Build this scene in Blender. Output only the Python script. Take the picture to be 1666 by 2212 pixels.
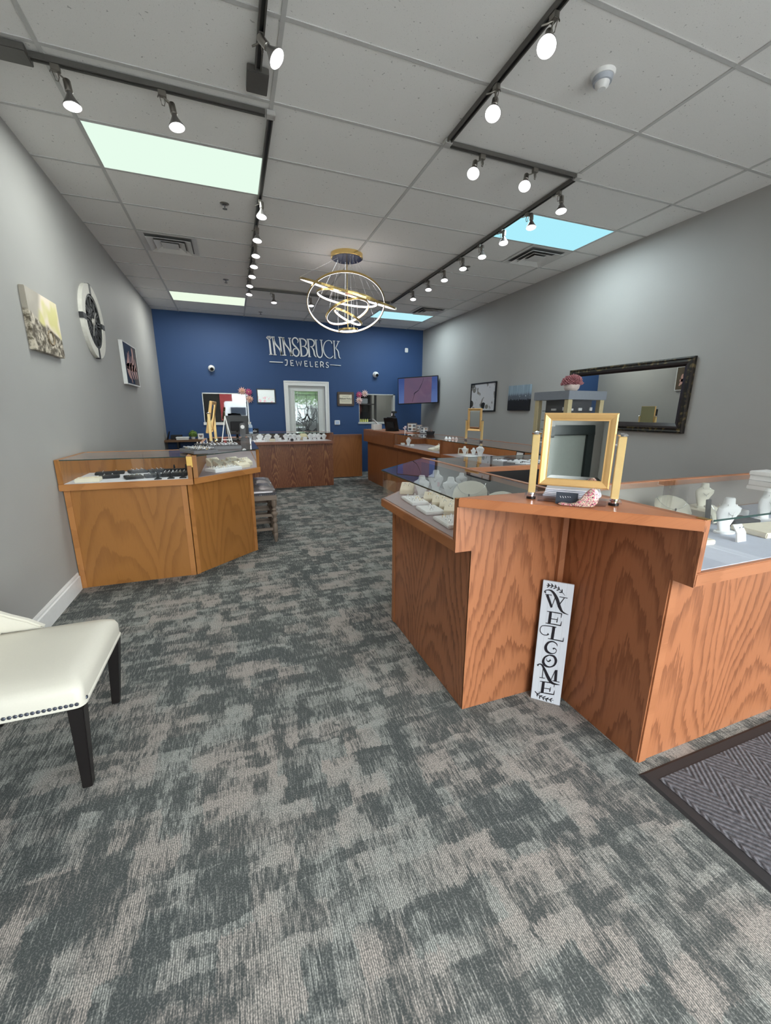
import bpy, bmesh, math, random
from mathutils import Vector, Matrix
random.seed(7)
PI = math.pi
S = bpy.context.scene
COL = S.collection
for o in list(bpy.data.objects):
    bpy.data.objects.remove(o)

# ------------------------------------------------------------------ camera, world, exposure
cd = bpy.data.cameras.new('camera'); cam = bpy.data.objects.new('camera', cd); COL.objects.link(cam)
F_PX = 872.996
cd.sensor_fit = 'VERTICAL'; cd.sensor_height = 36.0
cd.lens = F_PX / 2212.0 * 36.0
cd.clip_start = 0.02; cd.clip_end = 200
YAW, PITCH, ROLL = -0.355416, -0.243042, -0.004727
Rz = Matrix.Rotation(YAW, 3, 'Z'); Rx = Matrix.Rotation(PITCH, 3, 'X'); Ry = Matrix.Rotation(ROLL, 3, 'Y')
R3 = Rz @ Rx @ Ry
right, fwd, up = R3.col[0], R3.col[1], R3.col[2]
m = Matrix((right, up, -fwd)).transposed().to_4x4()
m.translation = Vector((2.0413, -1.3531, 1.4438))
cam.matrix_world = m
S.camera = cam
S.view_settings.view_transform = 'Standard'
S.view_settings.look = 'None'
S.view_settings.gamma = 1.0
S.view_settings.use_curve_mapping = False
S.view_settings.exposure = 0.0

W = bpy.data.worlds.new('sky'); S.world = W; W.use_nodes = True
bg = W.node_tree.nodes['Background']
bg.inputs[0].default_value = (0.95, 0.975, 1.0, 1); bg.inputs[1].default_value = 13.5

CZ = 3.353            # ceiling height
XL, XR, YB, YF = 0.745, 6.535, 8.2, -3.1

def area_light(name, loc, sx, sy, power, col, rot=(0, 0, 0), spread=PI):
    l = bpy.data.lights.new(name, 'AREA'); l.shape = 'RECTANGLE'; l.size = sx; l.size_y = sy
    l.energy = power; l.color = col; l.spread = spread
    o = bpy.data.objects.new(name, l); COL.objects.link(o); o.location = loc; o.rotation_euler = rot
    return o
PANEL_W = 36
PANELS = [((1.829, 2.743), (0.90, 1.0, 0.92)), ((5.486, 2.743), (0.66, 0.93, 1.0)),
          ((1.829, 7.01), (0.95, 1.0, 0.90)), ((5.486, 7.01), (0.66, 0.93, 1.0))]
for (px, py), c in PANELS:
    area_light('panel_light', (px, py, CZ - 0.03), 1.15, 0.56, PANEL_W, tuple(0.5 + 0.5 * k for k in c))
# daylight through the storefront window behind the camera
dl = area_light('storefront_daylight', (3.98, YF + 0.02, 1.55), 4.86, 2.8, 1, (1, 1, 1), (PI / 2, 0, 0))
dl.data.cycles.is_portal = True          # guides the sky light through the glazing
SPOT_W = 4.8

# ------------------------------------------------------------------ node helpers / materials
MATS = {}
class NT:
    def __init__(s, name):
        s.m = bpy.data.materials.new(name); s.m.use_nodes = True
        s.t = s.m.node_tree; s.t.nodes.clear()
        s.out = s.t.nodes.new('ShaderNodeOutputMaterial')
        MATS[name] = s.m
    def n(s, typ, **kw):
        nd = s.t.nodes.new(typ)
        ins = kw.pop('i', {})
        for k, v in kw.items(): setattr(nd, k, v)
        for k, v in ins.items(): s.put(nd, k, v)
        return nd
    def put(s, nd, k, v):
        sock = nd.inputs[k]
        if isinstance(v, bpy.types.NodeSocket): s.t.links.new(v, sock)
        else:
            if isinstance(v, (tuple, list)) and len(v) == 3 and sock.type == 'RGBA': v = (*v, 1)
            sock.default_value = v
    def math(s, op, a, b=0.0, c=0.0, clamp=False):
        nd = s.n('ShaderNodeMath', operation=op); nd.use_clamp = clamp
        s.put(nd, 0, a); s.put(nd, 1, b)
        if op in ('MULTIPLY_ADD', 'SMOOTH_MIN', 'COMPARE', 'WRAP'): s.put(nd, 2, c)
        return nd.outputs[0]
    def mix(s, f, a, b, typ='MIX'):
        nd = s.n('ShaderNodeMix', data_type='RGBA', blend_type=typ)
        s.put(nd, 0, f)
        for k, v in ((6, a), (7, b)):
            if isinstance(v, (tuple, list)) and len(v) == 3: v = (*v, 1)
            s.put(nd, k, v)
        return nd.outputs[2]
    def sstep(s, v, lo, hi):
        nd = s.n('ShaderNodeMapRange', interpolation_type='SMOOTHSTEP')
        s.put(nd, 0, v); s.put(nd, 1, lo); s.put(nd, 2, hi)
        return nd.outputs[0]
    def coord(s, which='Object'):
        return s.n('ShaderNodeTexCoord').outputs[which]
    def xyz(s, v):
        nd = s.n('ShaderNodeSeparateXYZ'); s.put(nd, 0, v); return nd.outputs
    def comb(s, x, y, z):
        nd = s.n('ShaderNodeCombineXYZ'); s.put(nd, 0, x); s.put(nd, 1, y); s.put(nd, 2, z); return nd.outputs[0]
    def noise(s, v, scale=5, detail=2, rough=0.5):
        nd = s.n('ShaderNodeTexNoise'); s.put(nd, 'Vector', v); s.put(nd, 'Scale', scale); s.put(nd, 'Detail', detail); s.put(nd, 'Roughness', rough)
        return nd.outputs[0]
    def bsdf(s, col, rough=0.5, metal=0.0, bump=None, bstr=0.2, bdist=0.01, **kw):
        b = s.n('ShaderNodeBsdfPrincipled')
        s.put(b, 'Base Color', col); s.put(b, 'Roughness', rough); s.put(b, 'Metallic', metal)
        for k, v in kw.items(): s.put(b, k.replace('_', ' '), v)
        if bump is not None:
            bp = s.n('ShaderNodeBump'); s.put(bp, 'Strength', bstr); s.put(bp, 'Distance', bdist); s.put(bp, 'Height', bump)
            s.put(b, 'Normal', bp.outputs[0])
        s.t.links.new(b.outputs[0], s.out.inputs[0])
        return b

def M(name, col, rough=0.5, metal=0.0, grain=0.06, gs=40, **kw):
    """plain surface with a slight procedural mottling"""
    if name in MATS: return MATS[name]
    t = NT(name)
    nz = t.noise(t.coord(), gs, 2)
    c2 = tuple(min(1, c * (1 + grain)) for c in col); c1 = tuple(c * (1 - grain) for c in col)
    t.bsdf(t.mix(nz, c1, c2), rough, metal, **kw)
    return t.m
def EM(name, col, strength):
    if name in MATS: return MATS[name]
    t = NT(name)
    e = t.n('ShaderNodeEmission'); t.put(e, 0, col); t.put(e, 1, strength)
    t.t.links.new(e.outputs[0], t.out.inputs[0]); return t.m

def glass(name, tint=(0.93, 0.96, 0.95), refl=1.0, rough=0.0):
    t = NT(name)
    tr = t.n('ShaderNodeBsdfTransparent'); t.put(tr, 0, tint)
    gl = t.n('ShaderNodeBsdfGlossy'); t.put(gl, 0, (1, 1, 1)); t.put(gl, 1, rough)
    fr = t.n('ShaderNodeFresnel'); t.put(fr, 0, 1.45)
    geo = t.n('ShaderNodeNewGeometry')
    f = t.math('MULTIPLY', fr.outputs[0], refl, clamp=True)
    f = t.math('MULTIPLY', f, t.math('SUBTRACT', 1.0, geo.outputs['Backfacing']))
    mx = t.n('ShaderNodeMixShader'); t.put(mx, 0, f)
    t.t.links.new(tr.outputs[0], mx.inputs[1]); t.t.links.new(gl.outputs[0], mx.inputs[2])
    t.t.links.new(mx.outputs[0], t.out.inputs[0]); return t.m
GLASS = glass('case_glass', (0.985, 0.99, 0.987), 1.2)
GLASS_TOP = glass('case_top_glass', (0.975, 0.985, 0.98), 1.2)
GLASS_EDGE = M('glass_edge', (0.02, 0.05, 0.045), 0.15)
ACRYLIC = glass('acrylic', (0.93, 0.92, 0.95), 1.5)
WINDOW_GLASS = glass('window_glass', (0.95, 0.97, 0.97), 1.0)
MIRROR = M('mirror_silver', (0.80, 0.83, 0.81), 0.01, 1.0, grain=0.01)

def wood(name, light, dark, grain='z', ring=3.0, arch=2.2, leaf=0.42, contrast=1.0, rough=0.38, off=0.0, jag=0.07):
    """oak veneer: cathedral arches mirrored in leaves, pores along the grain"""
    t = NT(name)
    x, y, z = t.xyz(t.coord())
    if grain == 'z': a, s_ = z, t.math('ADD', x, y)
    elif grain == 'x': a, s_ = x, t.math('ADD', y, z)
    else: a, s_ = y, t.math('ADD', x, z)
    s_ = t.math('ADD', s_, off)
    u = t.math('SUBTRACT', t.math('MULTIPLY', t.math('FRACT', t.math('DIVIDE', s_, leaf)), 2.0), 1.0)
    u2 = t.math('MULTIPLY', u, u)
    low = t.noise(t.comb(t.math('MULTIPLY', s_, 3.4), t.math('MULTIPLY', a, 1.1), off), 1.0, 2)
    jg = t.noise(t.comb(t.math('MULTIPLY', s_, 90), t.math('MULTIPLY', a, 7.0), 3.3), 1.0, 3, 0.6)
    f = t.math('ADD', t.math('MULTIPLY', a, 1.0), t.math('MULTIPLY', u2, arch * 0.5))
    f = t.math('ADD', f, t.math('MULTIPLY', low, 1.35))
    f = t.math('ADD', f, t.math('MULTIPLY', jg, jag * 1.6))
    r = t.math('FRACT', t.math('MULTIPLY', f, ring))
    band = t.math('MULTIPLY', t.sstep(r, 0.38, 0.92), t.math('SUBTRACT', 1.0, t.sstep(r, 0.92, 0.985)))
    pore = t.noise(t.comb(t.math('MULTIPLY', s_, 330), t.math('MULTIPLY', a, 11), 1.7), 1.0, 2)
    pore = t.sstep(pore, 0.56, 0.72)
    tone = t.noise(t.comb(t.math('MULTIPLY', s_, 6), t.math('MULTIPLY', a, 1.2), 9.0), 1.0, 2)
    fac = t.math('ADD', t.math('MULTIPLY', band, 0.62 * contrast), t.math('MULTIPLY', pore, 0.22))
    fac = t.math('ADD', fac, t.math('MULTIPLY', t.math('SUBTRACT', tone, 0.5), 0.5), clamp=True)
    c = t.mix(fac, light, dark)
    t.bsdf(c, rough, 0.0, bump=t.math('SUBTRACT', 1.0, pore), bstr=0.05, bdist=0.001)
    return t.m
HONEY = wood('honey_oak', (0.36, 0.150, 0.036), (0.165, 0.060, 0.012), 'z', 2.6, 2.0, 0.62, 0.55, off=0.13)
HONEY_X = wood('honey_oak_rail_x', (0.47, 0.20, 0.06), (0.27, 0.10, 0.026), 'x', 2.0, 0.5, 0.3, 0.6)
HONEY_Y = wood('honey_oak_rail_y', (0.47, 0.20, 0.06), (0.27, 0.10, 0.026), 'y', 2.0, 0.5, 0.3, 0.6)
RED = wood('red_oak', (0.37, 0.142, 0.062), (0.145, 0.046, 0.018), 'z', 4.2, 2.0, 0.60, 1.0, off=0.27, jag=0.16)
RED_X = wood('red_oak_rail_x', (0.40, 0.158, 0.070), (0.26, 0.090, 0.034), 'x', 2.2, 0.5, 0.3, 0.6)
RED_Y = wood('red_oak_rail_y', (0.36, 0.138, 0.052), (0.21, 0.070, 0.024), 'y', 2.2, 0.5, 0.3, 0.6)
TABLE = wood('red_oak_shelf', (0.50, 0.185, 0.075), (0.34, 0.11, 0.042), 'x', 2.2, 0.8, 0.5, 0.5, rough=0.28)
DARKRED = wood('dark_red_oak', (0.155, 0.042, 0.018), (0.42, 0.185, 0.070), 'z', 5.0, 3.2, 0.33, 1.15, off=0.05, jag=0.16)
DARKRED_X = wood('dark_red_oak_rail', (0.26, 0.085, 0.042), (0.15, 0.045, 0.02), 'x', 2.2, 0.5, 0.3, 0.6)
PANELW = wood('gate_oak', (0.34, 0.125, 0.032), (0.20, 0.066, 0.016), 'z', 2.6, 2.0, 0.5, 0.5, off=0.3)
BROWN = wood('brown_oak', (0.27, 0.092, 0.03), (0.15, 0.046, 0.014), 'z', 2.6, 2.0, 0.5, 0.55, off=0.4)
BROWN_Y = wood('brown_oak_rail', (0.36, 0.13, 0.05), (0.22, 0.07, 0.024), 'y', 2.2, 0.5, 0.3, 0.6)
ORANGE = wood('orange_oak_back', (0.50, 0.19, 0.06), (0.34, 0.12, 0.034), 'z', 2.4, 2.0, 0.5, 0.4)

WHITE = M('white_paint', (0.78, 0.78, 0.77), 0.4)
JWHITE = M('white_leatherette', (0.84, 0.85, 0.86), 0.5)
CREAM = M('cream_leatherette', (0.80, 0.74, 0.60), 0.55)
BLACK = M('black_satin', (0.008, 0.008, 0.009), 0.35)
MATBLACK = M('black_velvet', (0.014, 0.015, 0.018), 0.8)
CHAR = M('charcoal_velvet', (0.055, 0.06, 0.07), 0.75)
GREYTRAY = M('grey_tray', (0.16, 0.16, 0.17), 0.6)
SILVER = M('silver_metal', (0.78, 0.78, 0.80), 0.22, 1.0)
GOLDM = M('gold_metal', (0.85, 0.62, 0.25), 0.22, 1.0)
NICKEL = M('brushed_nickel', (0.38, 0.36, 0.33), 0.34, 1.0)
TRACKM = M('track_grey', (0.13, 0.125, 0.115), 0.45, 0.5)
BRASS = M('brass_plate', (0.72, 0.47, 0.14), 0.3, 1.0)
CHROME = M('chrome', (0.85, 0.85, 0.87), 0.08, 1.0)
GOLDFRAME = M('gold_leaf_frame', (0.84, 0.53, 0.22), 0.35, 0.55, grain=0.12, gs=12)
PALEGOLD = M('pale_gold_post', (0.95, 0.70, 0.32), 0.3, 0.45, grain=0.05)

# ------------------------------------------------------------------ mesh builder
class MB:
    def __init__(s): s.v = []; s.f = []
    def add(s, vs, fs):
        b = len(s.v); s.v += [Vector(v) for v in vs]; s.f += [tuple(i + b for i in f) for f in fs]; return s
    def box(s, x0, x1, y0, y1, z0, z1):
        return s.add([(x, y, z) for z in (z0, z1) for (x, y) in ((x0, y0), (x1, y0), (x1, y1), (x0, y1))],
                     [(3, 2, 1, 0), (4, 5, 6, 7), (0, 1, 5, 4), (1, 2, 6, 5), (2, 3, 7, 6), (3, 0, 4, 7)])
    def cbox(s, c, sx, sy, sz): return s.box(c[0] - sx / 2, c[0] + sx / 2, c[1] - sy / 2, c[1] + sy / 2, c[2] - sz / 2, c[2] + sz / 2)
    def obox(s, mat, sx, sy, sz):
        n0 = len(s.v); s.cbox((0, 0, 0), sx, sy, sz)
        for i in range(n0, len(s.v)): s.v[i] = mat @ s.v[i]
        return s
    def prism(s, poly, z0, z1):
        n = len(poly)
        a = sum(poly[i][0] * poly[(i + 1) % n][1] - poly[(i + 1) % n][0] * poly[i][1] for i in range(n))
        if a < 0: poly = poly[::-1]
        vs = [(x, y, z0) for x, y in poly] + [(x, y, z1) for x, y in poly]
        fs = [tuple(range(n))[::-1], tuple(range(n, 2 * n))] + [(i, (i + 1) % n, n + (i + 1) % n, n + i) for i in range(n)]
        return s.add(vs, fs)
    def seg(s, p, q, w, z0, z1, side=1.0):
        """vertical slab along plan segment p-q, thickness w to the left (side=1), centred (0) or right (-1)"""
        p = Vector((p[0], p[1])); q = Vector((q[0], q[1])); d = (q - p).normalized(); n = Vector((-d.y, d.x))
        a, b = ((0, w) if side > 0 else (-w, 0) if side < 0 else (-w / 2, w / 2))
        return s.prism([tuple(p + n * a), tuple(q + n * a), tuple(q + n * b), tuple(p + n * b)], z0, z1)
    def loft(s, rings, close=True, caps=True):
        n = len(rings[0]); vs = [p for r in rings for p in r]; fs = []
        for k in range(len(rings) - 1):
            for i in range(n if close else n - 1):
                j = (i + 1) % n
                fs.append((k * n + i, k * n + j, (k + 1) * n + j, (k + 1) * n + i))
        if caps: fs.append(tuple(range(n))[::-1]); fs.append(tuple(range((len(rings) - 1) * n, len(rings) * n)))
        return s.add(vs, fs)
    def lathe(s, prof, n=20, c=(0, 0, 0), mat=None, sy=1.0):
        rings = []
        for r, z in prof:
            r = max(r, 1e-4)
            ring = [Vector((r * math.cos(2 * PI * i / n), sy * r * math.sin(2 * PI * i / n), z)) for i in range(n)]
            if mat is not None: ring = [mat @ p for p in ring]
            rings.append([p + Vector(c) for p in ring])
        return s.loft(rings)
    def tube(s, pts, r, n=8, closed=False):
        pts = [Vector(p) for p in pts]; m_ = len(pts); rings = []
        for k in range(m_):
            if closed: t = pts[(k + 1) % m_] - pts[k - 1]
            else: t = pts[min(k + 1, m_ - 1)] - pts[max(k - 1, 0)]
            t = t.normalized(); a = Vector((0, 0, 1)) if abs(t.z) < 0.9 else Vector((1, 0, 0))
            u = t.cross(a).normalized(); w = t.cross(u)
            rr = r[k] if isinstance(r, (list, tuple)) else r
            rings.append([pts[k] + u * (rr * math.cos(2 * PI * i / n)) + w * (rr * math.sin(2 * PI * i / n)) for i in range(n)])
        if closed: rings.append(rings[0]); return s.loft(rings, caps=False)
        return s.loft(rings)
    def ball(s, c, r, n=10, sz=1.0):
        k = n // 2
        return s.lathe([(r * math.sin(PI * i / k), -r * sz * math.cos(PI * i / k)) for i in range(k + 1)], n, c)
    def stroke(s, pts, w, to3, th, smooth=True, n=6):
        """flat ribbon of varying width along a 2-D path; to3 maps (a, b, depth) to space"""
        ws = w if isinstance(w, (list, tuple)) else [w] * len(pts)
        P = [Vector((p[0], p[1], ww)) for p, ww in zip(pts, ws)]
        if smooth and len(P) > 2:
            Q = []
            for i in range(len(P) - 1):
                p0, p1, p2, p3 = P[max(i - 1, 0)], P[i], P[i + 1], P[min(i + 2, len(P) - 1)]
                for k in range(n):
                    t = k / n
                    Q.append(0.5 * ((2 * p1) + (-p0 + p2) * t + (2 * p0 - 5 * p1 + 4 * p2 - p3) * t * t + (-p0 + 3 * p1 - 3 * p2 + p3) * t ** 3))
            Q.append(P[-1]); P = Q
        rings = []
        for i, p in enumerate(P):
            d = P[min(i + 1, len(P) - 1)] - P[max(i - 1, 0)]; d = Vector((d.x, d.y)).normalized(); nn = Vector((-d.y, d.x)) * max(p.z, 1e-5) / 2
            a = (p.x + nn.x, p.y + nn.y); b = (p.x - nn.x, p.y - nn.y)
            rings.append([to3(*a, 0), to3(*b, 0), to3(*b, th), to3(*a, th)])
        return s.loft(rings)
    def xf(s, mat):
        s.v = [mat @ v for v in s.v]; return s
    def mesh(s, name, mats, bevel=0.0, smooth=False):
        me = bpy.data.meshes.new(name)
        me.from_pydata([tuple(v) for v in s.v], [], s.f)
        bm = bmesh.new(); bm.from_mesh(me)
        bmesh.ops.remove_doubles(bm, verts=bm.verts, dist=1e-6)
        bmesh.ops.recalc_face_normals(bm, faces=bm.faces)
        if bevel:
            es = [e for e in bm.edges if len(e.link_faces) == 2 and e.calc_face_angle(0) > 0.6]
            bmesh.ops.bevel(bm, geom=es, offset=bevel, segments=2, affect='EDGES', clamp_overlap=True)
        if smooth:
            for f in bm.faces: f.smooth = True
            for e in bm.edges:
                if len(e.link_faces) == 2 and e.calc_face_angle(0) > 0.7: e.smooth = False
        bm.to_mesh(me); bm.free()
        for mt in (mats if isinstance(mats, (list, tuple)) else [mats]): me.materials.append(mt)
        return me

def obj(name, mb, mat, parent=None, world=True, bevel=0.0, smooth=False, label=None, loc=None):
    """link the builder as ONE mesh object; world=True: coordinates are room coordinates"""
    org = Vector((0, 0, 0))
    if world:
        p = parent
        while p is not None: org = org + p.location; p = p.parent
        if loc is not None: org = Vector(loc)
        if org.length: mb.xf(Matrix.Translation(-org))
    o = bpy.data.objects.new(name, mb.mesh(name, mat, bevel, smooth)); COL.objects.link(o)
    if parent is not None: o.parent = parent
    if loc is not None and parent is None: o.location = loc
    if label: o['label'] = label
    return o
def tag(o, label, cat, group=None):
    o['label'] = label; o['category'] = cat
    if group: o['group'] = group
    return o
def thing(name, label, cat, loc=(0, 0, 0), rz=0.0, group=None):
    o = bpy.data.objects.new(name, None); COL.objects.link(o); o.empty_display_size = 0.05
    o.location = loc; o.rotation_euler = (0, 0, rz)
    return tag(o, label, cat, group)
def struct(name, mb, mat, parent=None, **kw):
    o = obj(name, mb, mat, parent, **kw); o['kind'] = 'structure'; return o
def dup(o, loc=None, rz=None, label=None, group=None, parent=None):
    c = o.copy(); COL.objects.link(c)
    if parent is not None: c.parent = parent
    for ch in list(o.children): dup(ch, parent=c)
    if loc is not None: c.location = loc
    if rz is not None: c.rotation_euler = (0, 0, rz)
    if label: c['label'] = label
    if group: c['group'] = group
    return c

# ------------------------------------------------------------------ the room
def wall_mat(name, col):
    t = NT(name); c = t.coord()
    n1 = t.noise(c, 90, 3); n2 = t.noise(c, 2.5, 2)
    k = t.mix(n2, tuple(x * 0.96 for x in col), tuple(x * 1.04 for x in col))
    t.bsdf(k, 0.62, bump=n1, bstr=0.12, bdist=0.004); return t.m
GREYWALL = wall_mat('grey_wall_paint', (0.375, 0.37, 0.355))
BLUEWALL = wall_mat('blue_wall_paint', (0.020, 0.062, 0.175))

def carpet():
    """striped loop pile: ragged rectangular patches of light thread over grey-green ground"""
    t = NT('carpet'); x, y, z = t.xyz(t.coord())
    def ns(ax, ay, off, d=2, r=0.5): return t.noise(t.comb(t.math('MULTIPLY', x, ax), t.math('MULTIPLY', y, ay), off), 1, d, r)
    def cen(v, amp): return t.math('MULTIPLY', t.math('SUBTRACT', v, 0.5), amp)
    thread = ns(170, 5, 1, 1); slow = ns(7, 7, 2, 2, 0.6); slow2 = ns(7, 7, 8, 2, 0.6)
    def bricks(w, h, off, rag):
        yy = t.math('ADD', t.math('ADD', y, cen(thread, rag)), t.math('ADD', cen(slow, 0.07), off))
        row = t.math('FLOOR', t.math('DIVIDE', yy, h))
        wn = t.n('ShaderNodeTexWhiteNoise', noise_dimensions='2D'); t.put(wn, 'Vector', t.comb(row, off, 0))
        xx = t.math('ADD', t.math('ADD', x, cen(slow2, 0.06)), t.math('MULTIPLY', wn.outputs[0], w * 3))
        col = t.math('FLOOR', t.math('DIVIDE', t.math('ADD', xx, cen(ns(30, 60, off, 2), 0.03)), w))
        w2 = t.n('ShaderNodeTexWhiteNoise', noise_dimensions='3D'); t.put(w2, 'Vector', t.comb(row, col, off))
        return w2.outputs[0]
    b1 = bricks(0.15, 0.12, 0.3, 0.05); b2 = bricks(0.06, 0.24, 5.1, 0.10); b3 = bricks(0.26, 0.035, 9.7, 0.015); b4 = bricks(0.08, 0.07, 3.3, 0.03)
    big = ns(1.3, 1.3, 5, 2); mid = ns(9, 7, 6, 3, 0.6); fine = ns(60, 30, 2, 2, 0.7)
    D = t.math('MULTIPLY', b1, 0.27)
    for v, k in ((b2, 0.25), (b3, 0.25), (b4, 0.25), (big, 0.30), (mid, 0.42), (fine, 0.30)):
        D = t.math('ADD', D, t.math('MULTIPLY', v, k))
    D = t.sstep(D, 0.70, 1.48)
    stripe = t.math('MULTIPLY_ADD', t.math('SINE', t.math('ADD', t.math('MULTIPLY', x, 2 * PI / 0.0060), cen(ns(90, 90, 4, 1), 2.2))), 0.5, 0.5)
    dash = ns(166, 18, 0, 2); spk = ns(240, 200, 3, 2)
    on_ = t.sstep(t.math('ADD', t.math('MULTIPLY', D, 0.66), cen(dash, 1.25)), 0.0, 0.56)
    L = t.math('MULTIPLY', on_, t.math('MULTIPLY_ADD', stripe, 0.70, 0.30))
    L = t.math('MULTIPLY', L, t.math('MULTIPLY_ADD', t.sstep(spk, 0.34, 0.58), 0.55, 0.45))
    L = t.math('ADD', L, t.math('MULTIPLY', t.sstep(spk, 0.50, 0.66), 0.20), clamp=True)
    lightc = t.mix(t.sstep(t.math('ADD', t.math('MULTIPLY', b1, 0.4), ns(3, 3, 12)), 0.55, 0.95), (0.42, 0.425, 0.395), (0.475, 0.42, 0.38))
    darkc = t.mix(big, (0.050, 0.058, 0.061), (0.080, 0.085, 0.080))
    t.bsdf(t.mix(L, darkc, lightc), 0.95, bump=L, bstr=0.25, bdist=0.003, Specular_IOR_Level=0.1)
    return t.m
def ceiling_mat():
    t = NT('acoustic_tile'); c = t.coord()
    pit = t.sstep(t.noise(c, 130, 2), 0.66, 0.72)
    spot = t.sstep(t.noise(c, 55, 1), 0.74, 0.77)
    n = t.noise(c, 300, 2)
    base = t.mix(n, (0.74, 0.725, 0.70), (0.86, 0.845, 0.82))
    k = t.mix(t.math('ADD', t.math('MULTIPLY', pit, 0.35), t.math('MULTIPLY', spot, 0.6), clamp=True), base, (0.25, 0.24, 0.23))
    t.bsdf(k, 0.9); return t.m
floor = struct('floor', MB().box(XL - 0.1, XR + 0.1, YF - 0.1, YB + 0.1, -0.1, 0), carpet())
struct('ceiling', MB().box(XL - 0.1, XR + 0.1, YF - 0.1, YB + 0.1, CZ, CZ + 0.1), ceiling_mat())
GRIDM = M('ceiling_grid_paint', (0.52, 0.515, 0.50), 0.5)
g = MB()
for c_ in range(1, 6): g.box(c_ * 1.2192 - 0.012, c_ * 1.2192 + 0.012, YF, YB, CZ - 0.006, CZ + 0.001)
for r_ in range(-5, 14): g.box(XL, XR, r_ * 0.6096 - 0.012, r_ * 0.6096 + 0.012, CZ - 0.005, CZ + 0.001)
struct('trim_1', g, GRIDM)
struct('wall_left', MB().box(XL - 0.1, XL, YF - 0.1, YB + 0.1, 0, CZ), GREYWALL)
struct('wall_right', MB().box(XR, XR + 0.1, YF - 0.1, YB + 0.1, 0, CZ), GREYWALL)
bw = MB()      # back wall with two window openings and a door opening
DX0, DX1, DZ = 3.26, 4.09, 2.0
WL = (1.49, 2.40, 1.20, 1.815); WR = (4.90, 5.82, 1.19, 1.855)
def wall_row(x0, x1, holes, z0, z1): bw.box(x0, x1, YB, YB + 0.1, z0, z1)
bw.box(XL, XR, YB, YB + 0.1, DZ, CZ)
bw.box(XL, WL[0], YB, YB + 0.1, 0, DZ); bw.box(WL[0], WL[1], YB, YB + 0.1, 0, WL[2]); bw.box(WL[0], WL[1], YB, YB + 0.1, WL[3], DZ)
bw.box(WL[1], DX0, YB, YB + 0.1, 0, DZ)
bw.box(DX1, WR[0], YB, YB + 0.1, 0, DZ); bw.box(WR[0], WR[1], YB, YB + 0.1, 0, WR[2]); bw.box(WR[0], WR[1], YB, YB + 0.1, WR[3], DZ)
bw.box(WR[1], XR, YB, YB + 0.1, 0, DZ)
struct('wall_back', bw, BLUEWALL)
bl = MB()
def baseboard(mb, y0, y1, x, s):
    mb.prism([(0, 0), (0.016, 0), (0.016, 0.115), (0.009, 0.122), (0.009, 0.135), (0.004, 0.15), (0, 0.15)], y0, y1)
t_ = MB(); baseboard(t_, 0, 1, 0, 1)
bl = MB(); bl.add([(XL + v.x, YF + v.z * (2.44 - YF), v.y) for v in t_.v], t_.f)
struct('baseboard_left', bl, WHITE)
br = MB(); br.add([(XR - v.x, YF + v.z * (YB - YF), v.y) for v in t_.v], t_.f)
struct('baseboard_right', br, WHITE)
# storefront behind the camera
fw = MB(); fw.box(XL, XR, YF - 0.1, YF, 2.95, CZ); fw.box(XL, 1.55, YF - 0.1, YF, 0, 2.95); fw.box(XR - 0.12, XR, YF - 0.1, YF, 0, 2.95); fw.box(XL, XR, YF - 0.1, YF, 0, 0.12)
struct('wall_front', fw, GREYWALL)
ALU = M('storefront_aluminium', (0.10, 0.10, 0.105), 0.4, 0.5)
fr = MB()
xs = [1.55, 2.75, 3.95, 5.2, XR - 0.12]
for x in xs: fr.box(x - 0.025, x + 0.025, YF - 0.09, YF - 0.01, 0.12, 2.95)
for z in (0.145, 2.30, 2.925): fr.box(xs[0], xs[-1], YF - 0.09, YF - 0.01, z - 0.025, z + 0.025)
struct('trim_2', fr, ALU)
for i in range(4):
    struct('window_%d' % (i + 3), MB().box(xs[i] + 0.025, xs[i + 1] - 0.025, YF - 0.053, YF - 0.047, 0.17, 2.90), WINDOW_GLASS)
# outside, seen only as reflections, apart from the added sky-blocking wing
struct('pavement', MB().box(-25, 32, -45, YF - 0.1, -0.2, -0.1), M('concrete_paving', (0.46, 0.46, 0.45), 0.9))
bb = thing('brick_building', 'red building across the parking lot, reflected in the left back window', 'building', (-1.5, -22, -0.1))
obj('wall', MB().box(-6, 2.2, -26, -22, -0.1, 3.6), M('red_facade', (0.22, 0.02, 0.02), 0.8), bb)
obj('roof', MB().box(-6.2, 2.4, -26.2, -21.8, 3.6, 3.8), M('pale_roof', (0.5, 0.48, 0.46), 0.8), bb)
obj('window', MB().box(-3.8, -1.6, -22.02, -21.98, 0.8, 2.0), M('dark_pane', (0.05, 0.06, 0.08), 0.1), bb)
blk = thing('sky_blocker', 'unseen tan block outside the storefront, added to cut sky light from the left', 'building', (-4, -9, -0.1))  # out of view; added so left-facing counter sides get less sky light
obj('wall', MB().box(-9, 0.0, -16, YF - 0.2, -0.1, 4.6), M('blocker_tan', (0.16, 0.11, 0.085), 0.9), blk)
obj('blocker_cap', MB().box(-9.1, 0.1, -16.1, YF - 0.15, 4.6, 4.85), M('pale_roof', (0.5, 0.48, 0.46), 0.8), blk)
tr = thing('street_tree', 'leafy green tree at the parking lot edge, reflected in the door glass', 'tree', (8.2, -17.5, -0.1))
obj('trunk', MB().tube([(8.2, -17.5, -0.1), (8.25, -17.5, 1.2), (8.2, -17.4, 2.6)], [0.16, 0.12, 0.08]), M('bark', (0.12, 0.09, 0.07), 0.9), tr)
fol = MB()
for k in range(60):
    a = random.random() * 2 * PI; rr = random.random() ** 0.5 * 2.3
    fol.ball((8.2 + rr * math.cos(a), -17.5 + rr * math.sin(a) * 0.6, 2.4 + random.random() * 1.9), 0.35 + 0.2 * random.random(), 8)
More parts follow.
